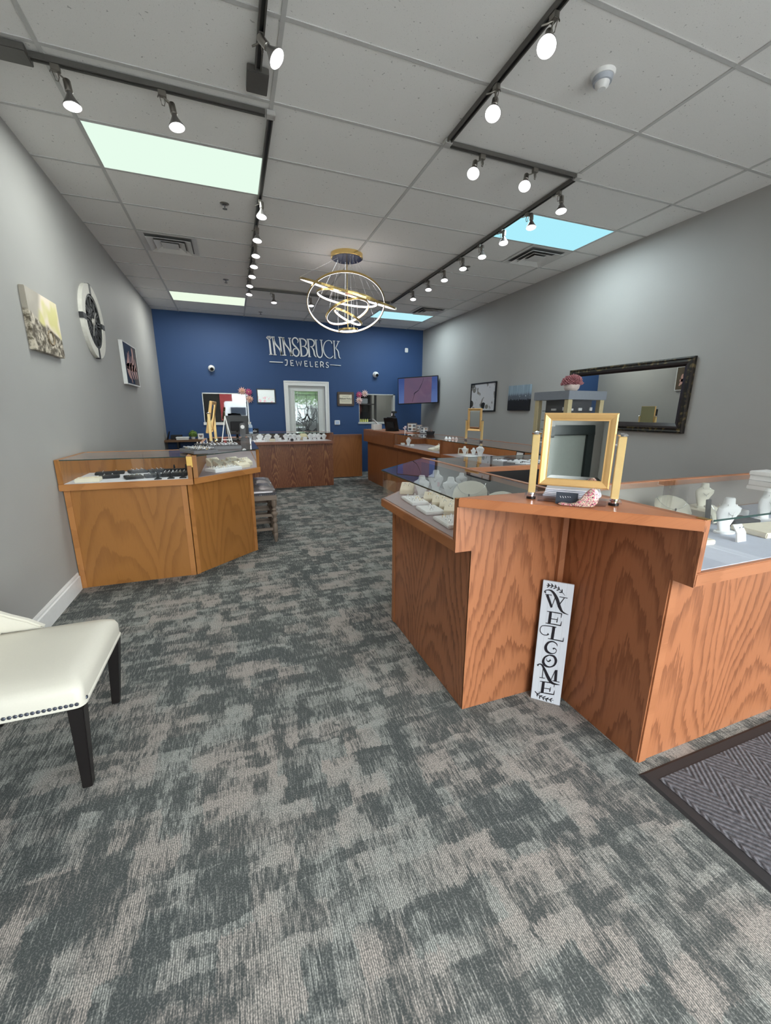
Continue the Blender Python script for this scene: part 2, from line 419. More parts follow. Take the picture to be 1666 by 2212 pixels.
obj('foliage', fol, M('leaf_green', (0.16, 0.34, 0.06), 0.8, grain=0.5, gs=6), tr)
va = thing('delivery_van', 'white van parked outside, reflected in the left back window', 'van', (3.0, -14, -0.1))
obj('body', MB().loft([[(x, y, z) for (y, z) in ((-15, 0.25), (-13.2, 0.25), (-13.2, 1.0), (-13.35, 2.1), (-14.85, 2.1), (-15, 1.0))] for x in (1.6, 4.9)]), M('van_white', (0.75, 0.76, 0.78), 0.3), va, bevel=0.06)
obj('windscreen', MB().box(2.0, 3.0, -13.22, -13.16, 1.15, 1.7), M('dark_pane', (0.05, 0.06, 0.08), 0.1), va)
for x in (2.2, 4.3):
    obj('wheel', MB().lathe([(0.05, -0.1), (0.32, -0.1), (0.35, -0.06), (0.35, 0.06), (0.32, 0.1), (0.05, 0.1)], 20, (x, -13.3, 0.25), Matrix.Rotation(PI / 2, 3, 'X')), BLACK, va)

# ------------------------------------------------------------------ back wall: door, windows, sign
do = thing('door_1', 'white door with leaded glass panel in the blue wall', 'door', (3.675, YB, 0)); do['kind'] = 'structure'
DOORW = M('door_white', (0.66, 0.68, 0.67), 0.45)
d = MB()
gx0, gx1, gz0, gz1 = 3.40, 3.93, 0.62, 1.885
d.box(DX0, gx0, YB + 0.03, YB + 0.07, 0.01, DZ); d.box(gx1, DX1, YB + 0.03, YB + 0.07, 0.01, DZ)
d.box(gx0, gx1, YB + 0.03, YB + 0.07, 0.01, gz0); d.box(gx0, gx1, YB + 0.03, YB + 0.07, gz1, DZ)
obj('leaf', d, DOORW, do, bevel=0.004)
mo = MB()
for (a, b, c_, e) in ((gx0 - 0.03, gx0, gz0 - 0.03, gz1 + 0.03), (gx1, gx1 + 0.03, gz0 - 0.03, gz1 + 0.03), (gx0, gx1, gz0 - 0.03, gz0), (gx0, gx1, gz1, gz1 + 0.03)):
    mo.box(a, b, YB + 0.018, YB + 0.032, c_, e)
obj('glass_moulding', mo, DOORW, do, bevel=0.004)
def art_glass():
    t = NT('leaded_bevel_glass'); x, y, z = t.xyz(t.coord())
    n = t.noise(t.comb(t.math('MULTIPLY', x, 18), y, t.math('MULTIPLY', z, 9)), 1, 3)
    gl = t.n('ShaderNodeBsdfGlossy'); t.put(gl, 0, (0.18, 0.195, 0.195)); t.put(gl, 1, 0.05)
    bp = t.n('ShaderNodeBump'); t.put(bp, 'Strength', 0.08); t.put(bp, 'Distance', 0.02); t.put(bp, 'Height', n); t.put(gl, 'Normal', bp.outputs[0])
    df = t.n('ShaderNodeBsdfDiffuse'); t.put(df, 0, (0.42, 0.47, 0.48))
    mx = t.n('ShaderNodeMixShader'); t.put(mx, 0, 0.45); t.t.links.new(gl.outputs[0], mx.inputs[1]); t.t.links.new(df.outputs[0], mx.inputs[2])
    t.t.links.new(mx.outputs[0], t.out.inputs[0]); return t.m
obj('glass_panel', MB().box(gx0, gx1, YB + 0.045, YB + 0.052, gz0, gz1), art_glass(), do)
ld = MB(); LEAD = M('lead_came', (0.03, 0.035, 0.04), 0.4)
T3 = lambda a, b, c_: Vector((gx0 + a * (gx1 - gx0), YB + 0.045 - c_, gz0 + b * (gz1 - gz0)))
def lead(pts, w=0.016, sm=True): ld.stroke(pts, w, T3, 0.004, sm)
for k in (0.1, 0.9): lead([(k, 0.02), (k, 0.98)], 0.012)
for k in (0.06, 0.94): lead([(0.02, k), (0.98, k)], 0.008)
lead([(0.5, 0.72), (0.5, 0.94)], 0.012); lead([(0.1, 0.70), (0.4, 0.70), (0.5, 0.74), (0.6, 0.70), (0.9, 0.70)], 0.008)
lead([(0.5, 0.66), (0.56, 0.695), (0.5, 0.73), (0.44, 0.695), (0.5, 0.66)], 0.012, False)
for sg in (-1, 1):
    lead([(0.5, 0.60), (0.5 + sg * 0.10, 0.53), (0.5 + sg * 0.22, 0.50)], 0.03)
    lead([(0.5, 0.62), (0.5 + sg * 0.12, 0.45), (0.5 + sg * 0.05, 0.36), (0.5, 0.31)], 0.03)
    lead([(0.5, 0.50), (0.5 + sg * 0.07, 0.44), (0.5, 0.36)], 0.025)
    lead([(0.5 + sg * 0.02, 0.33), (0.5 + sg * 0.2, 0.29), (0.5 + sg * 0.38, 0.34), (0.5 + sg * 0.30, 0.25), (0.5, 0.24)], 0.03)
    lead([(0.5, 0.30), (0.5 + sg * 0.25, 0.22), (0.5 + sg * 0.4, 0.25)], 0.02)
    lead([(0.5, 0.24), (0.5 + sg * 0.18, 0.18), (0.5 + sg * 0.36, 0.20), (0.5 + sg * 0.2, 0.12), (0.5, 0.1)], 0.03)
    for q in range(5): lead([(0.5 + sg * (0.14 + 0.03 * q), 0.40 + 0.045 * q), (0.5 + sg * (0.24 + 0.03 * q), 0.46 + 0.05 * q), (0.5 + sg * 0.38, 0.50 + 0.05 * q)], 0.014)
obj('lead_lines', ld, LEAD, do)
obj('knob', MB().lathe([(0.005, 0), (0.028, 0.004), (0.028, 0.02), (0.012, 0.024), (0.012, 0.04), (0.03, 0.055), (0.026, 0.075), (0.004, 0.08)], 16, (DX1 - 0.07, YB + 0.03, 0.99), Matrix.Rotation(PI / 2, 3, 'X')), WHITE, do, smooth=True)
tm = MB()
tm.box(DX0 - 0.09, DX0, YB - 0.018, YB + 0.06, 0, DZ + 0.1); tm.box(DX1, DX1 + 0.09, YB - 0.018, YB + 0.06, 0, DZ + 0.1); tm.box(DX0, DX1, YB - 0.018, YB + 0.06, DZ, DZ + 0.1)
tm.box(DX0 - 0.09, DX0 - 0.06, YB - 0.026, YB - 0.018, 0, DZ + 0.1); tm.box(DX1 + 0.06, DX1 + 0.09, YB - 0.026, YB - 0.018, 0, DZ + 0.1); tm.box(DX0 - 0.06, DX1 + 0.06, YB - 0.026, YB - 0.018, DZ + 0.07, DZ + 0.1)
struct('trim_3', tm, WHITE, bevel=0.003)
# left pane mirrors the street, right pane shows the workshop
ONEWAY = M('one_way_glass', (0.20, 0.21, 0.215), 0.02, 1.0, grain=0.01)
w1 = thing('window_1', 'one-way window left of the door', 'window', (1.95, YB, WL[2])); w1['kind'] = 'structure'
obj('pane', MB().box(WL[0], WL[1], YB + 0.03, YB + 0.04, WL[2], WL[3]), ONEWAY, w1)
f_ = MB(); f_.box(WL[0] - 0.02, WL[1] + 0.02, YB - 0.02, YB + 0.05, WL[2] - 0.045, WL[2] + 0.01); f_.box(WL[0], WL[0] + 0.012, YB - 0.004, YB + 0.05, WL[2], WL[3]); f_.box(WL[1] - 0.012, WL[1], YB - 0.004, YB + 0.05, WL[2], WL[3]); f_.box(WL[0], WL[1], YB - 0.004, YB + 0.05, WL[3] - 0.02, WL[3])
obj('frame', f_, WHITE, w1)
w2 = thing('window_2', 'clear window into the workshop', 'window', (5.36, YB, WR[2])); w2['kind'] = 'structure'
obj('pane', MB().box(WR[0], WR[1], YB + 0.06, YB + 0.066, WR[2], WR[3]), WINDOW_GLASS, w2)
f_ = MB(); f_.box(WR[0] - 0.02, WR[1] + 0.02, YB - 0.02, YB + 0.1, WR[2] - 0.03, WR[2] + 0.012); f_.box(WR[0], WR[0] + 0.012, YB - 0.004, YB + 0.1, WR[2], WR[3]); f_.box(WR[1] - 0.05, WR[1], YB - 0.004, YB + 0.1, WR[2], WR[3]); f_.box(WR[0], WR[1], YB - 0.004, YB + 0.1, WR[3] - 0.02, WR[3])
obj('frame', f_, M('window_frame_grey', (0.5, 0.51, 0.5), 0.5), w2)
wk = MB(); wk.box(4.3, 6.5, 10.2, 10.3, 0, 3); wk.box(4.2, 4.3, YB + 0.1, 10.3, 0, 3); wk.box(6.5, 6.6, YB + 0.1, 10.3, 0, 3); wk.box(4.3, 6.5, YB + 0.1, 10.2, 2.9, 3.0); wk.box(4.3, 6.5, YB + 0.1, 10.2, -0.1, 0)
struct('wall_workshop', wk, M('workshop_wall', (0.42, 0.43, 0.40), 0.7))
area_light('workshop_light', (5.5, 9.2, 2.85), 0.8, 0.4, 16, (1, 0.97, 0.9))
sh = thing('storage_shelf', 'metal storage shelving seen through the right back window', 'shelf', (5.1, 9.3, 0))
SHELFM = M('shelf_metal', (0.16, 0.15, 0.13), 0.6)
for x, y in ((4.5, 9.1), (4.5, 9.5), (5.62, 9.1), (5.62, 9.5)): obj('upright', MB().box(x - 0.025, x + 0.025, y - 0.025, y + 0.025, 0, 2.3), SHELFM, sh)
for z in (0.5, 1.22, 1.62, 2.05): obj('shelf_board', MB().box(4.48, 5.64, 9.1, 9.5, z, z + 0.028), SHELFM, sh)
obj('back_panel', MB().box(4.48, 5.64, 9.52, 9.54, 0.2, 2.3), M('shelf_back', (0.05, 0.045, 0.04), 0.8), sh)
for (x, z, wd, h, mt, lb) in ((5.25, 1.65, 0.34, 0.13, JWHITE, 'white box on the upper workshop shelf'), (5.0, 1.25, 0.25, 0.1, SILVER, 'steel machine on the lower workshop shelf'), (5.32, 1.25, 0.2, 0.18, MATBLACK, 'black case on the lower workshop shelf')):
    tag(obj('storage_box', MB().box(x - wd / 2, x + wd / 2, 9.12, 9.4, z, z + h), mt, loc=(x, 9.26, z), bevel=0.012), lb, 'box')
bt0 = None
for k in range(4):
    b_ = tag(obj('polish_bottle', MB().lathe([(0.002, 0), (0.02, 0), (0.02, 0.05), (0.008, 0.06), (0.008, 0.075), (0.002, 0.075)], 10), M('yellow_plastic', (0.75, 0.72, 0.2), 0.4), world=False), 'small yellow bottle in the row behind the right back window', 'bottle', 'bottles behind the right window')
    b_.location = (4.97 + 0.055 * k, YB + 0.085, WR[2] + 0.012)

# store lettering
def to_sign(px, py, dp):
    vt = 145 + (px - 110) * 0.06; vb = 465 + (px - 150) * 0.043
    return Vector((2.858 + (px - 110) / 1430 * 1.615, YB - 0.012 - dp, 2.985 - (py - vt) / (vb - vt) * 0.36))
sg = thing('store_sign', 'white store name letters mounted on the blue wall', 'sign', (3.66, YB, 2.7))
LETTER = M('letter_white', (0.86, 0.87, 0.88), 0.4)
LT = {
 'I': [([(165, 212), (178, 462)], 32), ([(146, 463), (206, 461)], 13), ([(112, 166), (132, 143), (184, 143), (205, 166), (160, 212), (112, 166)], 9, 0), ([(112, 166), (205, 166)], 7), ([(140, 166), (160, 205), (180, 166), (158, 145), (140, 166)], 6, 0)],
 'N': [([(232, 155), (252, 466)], 30), ([(203, 152), (264, 155)], 13), ([(222, 466), (282, 469)], 13), ([(240, 165), (265, 262), (320, 335), (358, 395), (376, 468)], 27), ([(356, 158), (377, 472)], 25), ([(330, 157), (390, 160)], 13), ([(350, 472), (402, 473)], 13)],
 'N.': [([(413, 165), (436, 472)], 28), ([(392, 164), (442, 167)], 13), ([(402, 473), (464, 475)], 13), ([(420, 172), (450, 270), (510, 352), (545, 420), (562, 480)], 25), ([(540, 172), (562, 482)], 24), ([(516, 172), (570, 176)], 13), ([(535, 480), (592, 483)], 12)],
 'S': [([(690, 258), (702, 215), (668, 174), (625, 172), (592, 212), (604, 275), (660, 335), (706, 395), (708, 440), (682, 484), (640, 488), (602, 455), (596, 400), (620, 362), (655, 362)], [12, 20, 22, 22, 24, 26, 28, 26, 26, 24, 22, 22, 20, 18, 14])],
 'B': [([(740, 185), (757, 490)], 30), ([(716, 182), (800, 188), (850, 225), (851, 272), (825, 310), (772, 318)], [14, 20, 26, 24, 18, 12]), ([(800, 316), (856, 350), (876, 410), (852, 465), (800, 489), (728, 491)], [12, 24, 28, 26, 18, 13])],
 'R': [([(892, 195), (911, 497)], 30), ([(884, 499), (941, 501)], 13), ([(868, 192), (960, 198), (1010, 235), (1010, 282), (985, 315), (932, 325)], [14, 20, 26, 24, 18, 12]), ([(958, 328), (998, 390), (1012, 468), (1046, 506)], [16, 26, 26, 12])],
 'U': [([(1044, 205), (1055, 400), (1072, 482), (1112, 512), (1152, 494), (1170, 430), (1166, 380), (1152, 210)], [24, 24, 24, 22, 20, 20, 20, 20]), ([(1020, 204), (1076, 208)], 12), ([(1124, 208), (1180, 211)], 12)],
 'C': [([(1368, 270), (1350, 232), (1300, 215), (1240, 237), (1201, 300), (1190, 370), (1215, 450), (1270, 510), (1330, 523), (1388, 484)], [18, 14, 12, 14, 18, 20, 18, 14, 12, 12])],
 'K': [([(1408, 225), (1420, 522)], 20), ([(1386, 224), (1432, 227)], 11), ([(1396, 523), (1446, 526)], 11), ([(1502, 234), (1440, 352)], 15), ([(1468, 230), (1526, 233)], 11), ([(1440, 350), (1488, 400), (1500, 468), (1514, 515), (1540, 527)], [12, 20, 20, 16, 10])]}
for k, sts in LT.items():
    mb = MB()
    for st in sts: mb.stroke(st[0], st[1], to_sign, 0.012, len(st) < 3)
    obj('letter', mb, LETTER, sg)
w_ = 15
JW = [[([(432, 560), (474, 562), (470, 630), (452, 655), (430, 648)], w_, 1)],
      [([(592, 568), (540, 566), (545, 658), (598, 660)], w_, 0), ([(543, 612), (585, 614)], w_)],
      [([(645, 572), (672, 664), (700, 590), (728, 666), (748, 576)], w_ - 2, 0)],
      [([(862, 578), (810, 576), (815, 668), (868, 670)], w_, 0), ([(812, 622), (855, 624)], w_)],
      [([(918, 582), (922, 673), (970, 675)], w_, 0)],
      [([(1072, 592), (1022, 590), (1024, 680), (1078, 682)], w_, 0), ([(1023, 635), (1062, 637)], w_)],
      [([(1128, 686), (1126, 592), (1165, 596), (1182, 622), (1160, 645), (1130, 645)], w_, 1), ([(1155, 645), (1188, 687)], w_)],
      [([(1285, 612), (1262, 597), (1238, 614), (1250, 640), (1280, 655), (1282, 680), (1255, 690), (1232, 676)], w_ - 3, 1)]]
for sts in JW:
    mb = MB()
    for st in sts: mb.stroke(st[0], st[1], to_sign, 0.012, len(st) > 2 and st[2] == 1)
    obj('letter', mb, LETTER, sg)
obj('rule', MB().stroke([(142, 592), (392, 602)], 14, to_sign, 0.012), LETTER, sg)
obj('rule', MB().stroke([(1318, 640), (1542, 654)], 10, to_sign, 0.012), LETTER, sg)

# security cameras, sensor box, thermostat
def dome_camera(x, z, label):
    c = thing('security_camera', label, 'camera', (x, YB, z), 0, 'security cameras on the blue wall')
    RX = Matrix.Rotation(PI / 2, 3, 'X')
    obj('base', MB().lathe([(0.01, 0), (0.065, 0), (0.065, 0.02), (0.05, 0.03), (0.01, 0.03)], 20, mat=RX), WHITE, c, False, smooth=True)
    obj('housing', MB().ball((0, -0.06, 0), 0.058, 16), WHITE, c, False, smooth=True)
    obj('lens', MB().lathe([(0.002, 0), (0.034, 0), (0.034, 0.012), (0.002, 0.016)], 16, (0.008, -0.10, -0.018), Matrix.Rotation(PI / 2 + 0.35, 3, 'X')), BLACK, c, False)
dome_camera(1.723, 2.30, 'round white security camera on the blue wall above the left window')
dome_camera(5.313, 2.30, 'round white security camera on the blue wall above the right window')
tag(obj('motion_sensor', MB().box(6.06, 6.14, YB - 0.03, YB, 2.83, 2.93), WHITE, loc=(6.1, YB, 2.88), bevel=0.01), 'small white sensor box high on the blue wall near the corner', 'sensor')
th = thing('thermostat', 'small white wall thermostat beside the door', 'thermostat', (4.36, YB, 1.19))
obj('case', MB().box(4.295, 4.425, YB - 0.022, YB, 1.14, 1.245), WHITE, th, bevel=0.008)
obj('screen', MB().box(4.315, 4.405, YB - 0.024, YB - 0.021, 1.155, 1.23), EM('thermostat_screen', (0.35, 0.45, 0.6), 0.7), th)

def pic_frame(mb, c0, c1, zz0, zz1, depth, wid, axis, at, s=1):
    """rectangular frame moulding on a wall; axis 'y': wall plane y=at facing -y, 'x': plane x=at facing s"""
    def bx(a0, a1, b0, b1, d0, d1):
        if axis == 'y': mb.box(a0, a1, at - d1, at - d0, b0, b1)
        else: mb.box(min(at + s * d0, at + s * d1), max(at + s * d0, at + s * d1), a0, a1, b0, b1)
    bx(c0, c1, zz0, zz0 + wid, 0, depth); bx(c0, c1, zz1 - wid, zz1, 0, depth)
    bx(c0, c0 + wid, zz0 + wid, zz1 - wid, 0, depth); bx(c1 - wid, c1, zz0 + wid, zz1 - wid, 0, depth)
    return mb
p1 = thing('framed_print', 'white framed notice under shiny glass with thin black frame, left of the door', 'picture', (2.78, YB, 1.77))
obj('frame', pic_frame(MB(), 2.585, 2.978, 1.615, 1.918, 0.02, 0.02, 'y', YB), BLACK, p1)
gl_ = NT('glazed_print'); x, y, z = gl_.xyz(gl_.coord())
pk = gl_.sstep(gl_.noise(gl_.coord(), 14, 2), 0.52, 0.6)
pk = gl_.math('MULTIPLY', pk, gl_.math('LESS_THAN', z, -0.02))
gl_.bsdf(gl_.mix(pk, (0.70, 0.75, 0.73), (0.72, 0.30, 0.36)), 0.12)
obj('print', MB().box(2.605, 2.958, YB - 0.012, YB - 0.006, 1.635, 1.898), gl_.m, p1)
p2 = thing('framed_notice', 'brown wood framed refund notice right of the door', 'picture', (4.575, YB, 1.73))
obj('frame', pic_frame(MB(), 4.375, 4.775, 1.573, 1.888, 0.025, 0.05, 'y', YB), M('walnut_frame', (0.085, 0.055, 0.04), 0.5), p2, bevel=0.006)
obj('paper', MB().box(4.425, 4.725, YB - 0.014, YB - 0.008, 1.623, 1.838), M('cream_paper', (0.72, 0.66, 0.52), 0.7), p2)
def text(name, body, size, loc, rot, mat, parent, extrude=0.001):
    cu = bpy.data.curves.new(name, 'FONT'); cu.body = body; cu.size = size; cu.align_x = 'CENTER'; cu.align_y = 'CENTER'; cu.extrude = extrude
    tmp = bpy.data.objects.new(name, cu); COL.objects.link(tmp)
    me = bpy.data.meshes.new_from_object(tmp.evaluated_get(bpy.context.evaluated_depsgraph_get()))
    bpy.data.objects.remove(tmp); me.materials.clear(); me.materials.append(mat)
    o = bpy.data.objects.new(name, me); COL.objects.link(o); o.parent = parent
    o.location = Vector(loc) - parent.location; o.rotation_euler = rot
    return o
text('lettering', 'Refund', 0.052, (4.505, YB - 0.016, 1.738), (PI / 2, 0, 0), BLACK, p2)
text('lettering', 'Policy', 0.052, (4.655, YB - 0.016, 1.738), (PI / 2, 0, 0), BLACK, p2)
lw_ = MB()
for zz, x0, x1 in ((1.79, 4.50, 4.65), (1.695, 4.45, 4.70), (1.665, 4.47, 4.68)):
    pts = [(x0 + (x1 - x0) * k / 14, zz + 0.007 * (-1) ** k) for k in range(15)]
    lw_.stroke(pts, 0.004, lambda a, b, c_: Vector((a, YB - 0.0145 - c_, b)), 0.001, False)
obj('script_lines', lw_, BLACK, p2)

# wall flowers at the window corners
def flower(loc, col, size, label, kind):
    f = thing('wall_flower', label, 'flower', loc, 0, 'flowers on the window corners')
    pm = M('petal_' + kind, col, 0.6, grain=0.2, gs=25)
    mb = MB()
    for ring_, (n, rad, lift) in enumerate(((11, 1.0, 0.25), (8, 0.72, 0.5), (5, 0.4, 0.8))):
        for k in range(n):
            a = 2 * PI * k / n + ring_ * 0.3
            R_ = Matrix.Rotation(-a, 3, 'Y')
            pr_ = [R_ @ Vector(p) * size for p in ((0.05, -0.05 * lift, 0), (0.5 * rad, -0.15 - 0.4 * lift, 0.17 * rad), (rad, -0.1 - 0.35 * lift, 0.0), (0.5 * rad, -0.15 - 0.4 * lift, -0.17 * rad))]
            qr = [p + Vector((0, 0.006, 0)) for p in pr_]
            mb.add(pr_ + qr, [(0, 1, 2, 3), (7, 6, 5, 4), (0, 4, 5, 1), (1, 5, 6, 2), (2, 6, 7, 3), (3, 7, 4, 0)])
    obj('petals', mb, pm, f, False)
    obj('centre', MB().ball((0, -0.3 * size, 0), 0.2 * size, 8), M('flower_centre', (0.75, 0.45, 0.25), 0.7), f, False)
    return f
PEACH, ROSE, BLUSH = (0.80, 0.50, 0.42), (0.62, 0.12, 0.26), (0.80, 0.60, 0.58)
flower((2.29, YB - 0.01, 1.86), PEACH, 0.095, 'peach flower on the left corner of the left window', 'peach')
flower((2.42, YB - 0.01, 1.845), ROSE, 0.085, 'deep pink rose on the left back window, beside the peach flower', 'rose')
flower((2.43, YB - 0.01, 1.70), PEACH, 0.09, 'lower peach flower under the pink rose at the left window', 'peach')
flower((4.90, YB - 0.01, 1.835), ROSE, 0.085, 'deep pink rose at the corner of the right back window', 'rose')
flower((5.04, YB - 0.01, 1.865), BLUSH, 0.09, 'blush flower right of the pink rose on the right window', 'blush')
flower((4.90, YB - 0.01, 1.705), BLUSH, 0.095, 'blush flower below the pink rose on the right window', 'blush')

# ------------------------------------------------------------------ left wall pieces
def canvas_mat(name, build):
    t = NT(name); build(t); return t.m
def ring_photo(t):
    x, y, z = t.xyz(t.coord())
    n = t.noise(t.coord(), 18, 4, 0.7); b = t.noise(t.coord(), 5, 1)
    edge = t.math('ADD', z, t.math('MULTIPLY', b, 0.10))
    edge = t.math('ADD', edge, t.math('MULTIPLY', y, 0.25))
    stone = t.mix(t.sstep(n, 0.4, 0.62), (0.10, 0.08, 0.05), (0.62, 0.55, 0.44))
    pet = t.mix(t.sstep(t.noise(t.coord(), 7, 1), 0.4, 0.62), (0.84, 0.72, 0.58), (0.70, 0.64, 0.27))
    bgc = t.mix(b, (0.28, 0.24, 0.18), (0.5, 0.46, 0.4))
    top = t.mix(t.sstep(t.math('SUBTRACT', t.math('MULTIPLY', y, 2.0), z), -0.35, -0.18), bgc, pet)
    t.bsdf(t.mix(t.sstep(edge, 0.03, 0.06), stone, top), 0.45)
c1 = thing('ring_photo_canvas', 'canvas print of a gold ring on bark under pale petals, on the left wall', 'picture', (XL, 2.64, 2.065))
obj('canvas', MB().box(XL, XL + 0.035, 2.36, 2.92, 1.86, 2.275), canvas_mat('ring_photo_print', ring_photo), c1, bevel=0.003)
rp = MB(); rp.tube([(XL + 0.036, 2.69 + 0.055 * math.cos(a * PI / 12), 1.985 + 0.05 * math.sin(a * PI / 12)) for a in range(24)], 0.007, 6, True)
obj('painted_ring', rp, M('printed_gold', (0.26, 0.20, 0.13), 0.4), c1)

ck = thing('wall_clock', 'round open-gear wall clock with pale rim on the left wall', 'clock', (XL, 3.97, 2.335))
RYm = Matrix.Rotation(PI / 2, 3, 'Y')
def rimseg(r0, r1, a0, a1, d0, d1, n=12):
    mb = MB(); rings = []
    for k in range(n + 1):
        a = a0 + (a1 - a0) * k / n; c_, s_ = math.cos(a), math.sin(a)
        rings.append([Vector((d0, r0 * c_, r0 * s_)), Vector((d0, r1 * c_, r1 * s_)), Vector((d1, r1 * c_, r1 * s_)), Vector((d1, r0 * c_, r0 * s_))])
    return mb.loft(rings)
PALERIM = M('whitewashed_wood', (0.66, 0.64, 0.58), 0.6, grain=0.12, gs=30)
for k in range(4):
    a0 = PI / 2 * k + PI / 4 * 0 + 0.06
    obj('rim', rimseg(0.262, 0.355, a0, a0 + PI / 2 - 0.12, 0.0, 0.035), PALERIM, ck, False)
GEAR = M('clock_dark_metal', (0.035, 0.036, 0.037), 0.55, 0.3)
gm = rimseg(0.235, 0.268, 0, 2 * PI, 0.006, 0.028, 48)
for k in range(4):
    a = PI / 2 * k; mt = Matrix.Rotation(a, 4, 'X')
    gm.obox(mt @ Matrix.Translation((0.019, 0.31, 0)), 0.036, 0.10, 0.055)
for k in range(12):
    a = PI / 6 * k; mt = Matrix.Rotation(a, 4, 'X')
    for dx in (-0.018, 0.012): gm.obox(mt @ Matrix.Translation((0.018, 0.19, dx)), 0.012, 0.085, 0.014)
obj('dial_ring', gm, GEAR, ck, False)
gm = MB()
for (cy, cz, r) in ((0, 0, 0.13), (0.09, 0.07, 0.075), (-0.08, -0.06, 0.08), (0.05, -0.1, 0.07), (-0.07, 0.1, 0.06)):
    q = rimseg(r * 0.72, r, 0, 2 * PI, 0.004, 0.02, 28); gm.add([(v.x, v.y + cy, v.z + cz) for v in q.v], q.f)
    for k in range(14):
        gm.obox(Matrix.Translation((0.012, cy, cz)) @ Matrix.Rotation(2 * PI * k / 14, 4, 'X') @ Matrix.Translation((0, r + 0.004, 0)), 0.012, 0.014, 0.014)
    for k in range(3): gm.obox(Matrix.Translation((0.012, cy, cz)) @ Matrix.Rotation(PI * k / 3, 4, 'X'), 0.01, r * 1.6, 0.014)
obj('gears', gm, GEAR, ck, False)
obj('back_plate', MB().lathe([(0.001, 0), (0.25, 0), (0.25, 0.004), (0.001, 0.004)], 40, mat=RYm), M('clock_back', (0.075, 0.078, 0.078), 0.6), ck, False)
obj('hub', MB().lathe([(0.001, 0.02), (0.035, 0.02), (0.03, 0.034), (0.001, 0.036)], 20, mat=RYm), M('clock_hub', (0.4, 0.38, 0.34), 0.4), ck, False)
obj('hand', MB().obox(Matrix.Translation((0.034, 0, 0)) @ Matrix.Rotation(0.9, 4, 'X') @ Matrix.Translation((0, 0.06, 0)), 0.003, 0.14, 0.014), M('clock_hub', (0.4, 0.38, 0.34), 0.4), ck, False)
obj('hand', MB().obox(Matrix.Translation((0.030, 0, 0)) @ Matrix.Rotation(-2.1, 4, 'X') @ Matrix.Translation((0, 0.08, 0)), 0.003, 0.18, 0.012), M('clock_hub', (0.4, 0.38, 0.34), 0.4), ck, False)

def hand_photo(t):
    x, y, z = t.xyz(t.coord())
    bgc = t.mix(t.math('GREATER_THAN', y, 0.08), (0.012, 0.013, 0.014), (0.11, 0.085, 0.055))
    t.bsdf(bgc, 0.35)
c3 = thing('hands_photo_frame', 'white box-framed photo of pink hands on black, on the left wall', 'picture', (XL, 5.47, 2.06))
obj('frame', pic_frame(MB(), 5.06, 5.87, 1.785, 2.33, 0.045, 0.014, 'x', XL), WHITE, c3)
obj('photo', MB().box(XL, XL + 0.040, 5.074, 5.856, 1.799, 2.316), canvas_mat('hands_photo', hand_photo), c3)

hd = MB()
T_h = lambda a, b, c_: Vector((XL + 0.0405 + c_, 5.465 + a, 2.03 + b))
for pts, w in (([(-0.30, -0.02), (-0.20, 0.07), (-0.16, 0.17)], [0.05, 0.055, 0.02]), ([(-0.22, -0.02), (-0.12, 0.08), (-0.08, 0.20)], [0.06, 0.055, 0.02]), ([(-0.10, -0.02), (0.0, 0.06), (0.03, 0.15)], [0.08, 0.055, 0.02]), ([(0.10, 0.0), (0.14, 0.14), (0.15, 0.26)], [0.10, 0.075, 0.07]), ([(0.24, -0.02), (0.26, 0.06), (0.25, 0.13)], [0.07, 0.05, 0.02]),
               ([(-0.30, 0.0), (-0.23, -0.10), (-0.15, -0.16)], [0.06, 0.05, 0.02]), ([(-0.22, 0.0), (-0.12, -0.13), (-0.06, -0.21)], [0.07, 0.05, 0.02]), ([(-0.10, 0.0), (0.0, -0.11), (0.05, -0.16)], [0.08, 0.055, 0.02]), ([(0.06, 0.0), (0.14, -0.10), (0.18, -0.15)], [0.09, 0.06, 0.02]), ([(0.22, 0.0), (0.27, -0.08), (0.31, -0.14)], [0.08, 0.06, 0.02])):
    hd.stroke(pts, w, T_h, 0.0006)
hd.stroke([(-0.31, -0.01), (0.0, 0.0), (0.31, -0.02)], [0.06, 0.11, 0.05], T_h, 0.0006)
obj('printed_hands', hd, M('printed_skin', (0.62, 0.36, 0.31), 0.4, grain=0.3, gs=26), c3)

# ------------------------------------------------------------------ right wall pieces
def deco_photo(t):
    x, y, z = t.xyz(t.coord())
    v = t.n('ShaderNodeTexVoronoi', feature='F1'); t.put(v, 'Vector', t.comb(0, t.math('MULTIPLY', y, 5.0), t.math('MULTIPLY', z, 6.5))); t.put(v, 'Scale', 1.0)
    n = t.noise(t.coord(), 9, 3)
    c_ = t.xyz(v.outputs['Color'])
    k = t.math('MULTIPLY', t.math('LESS_THAN', v.outputs['Distance'], t.math('MULTIPLY_ADD', c_[1], 0.3, 0.18)), t.math('GREATER_THAN', c_[0], 0.35))
    colr = t.mix(c_[2], (0.012, 0.012, 0.014), (0.22, 0.21, 0.18))
    base = t.mix(t.sstep(n, 0.58, 0.66), (0.60, 0.60, 0.62), (0.22, 0.20, 0.18))
    t.bsdf(t.mix(k, base, colr), 0.3)
r1 = thing('jewellery_photo_frame', 'black framed black-and-white photo of scattered jewellery on the right wall', 'picture', (XR, 5.46, 1.72))
obj('frame', pic_frame(MB(), 5.045, 5.875, 1.457, 1.985, 0.025, 0.022, 'x', XR, -1), BLACK, r1)
obj('photo', MB().box(XR - 0.016, XR, 5.067, 5.853, 1.479, 1.963), canvas_mat('jewellery_photo', deco_photo), r1)
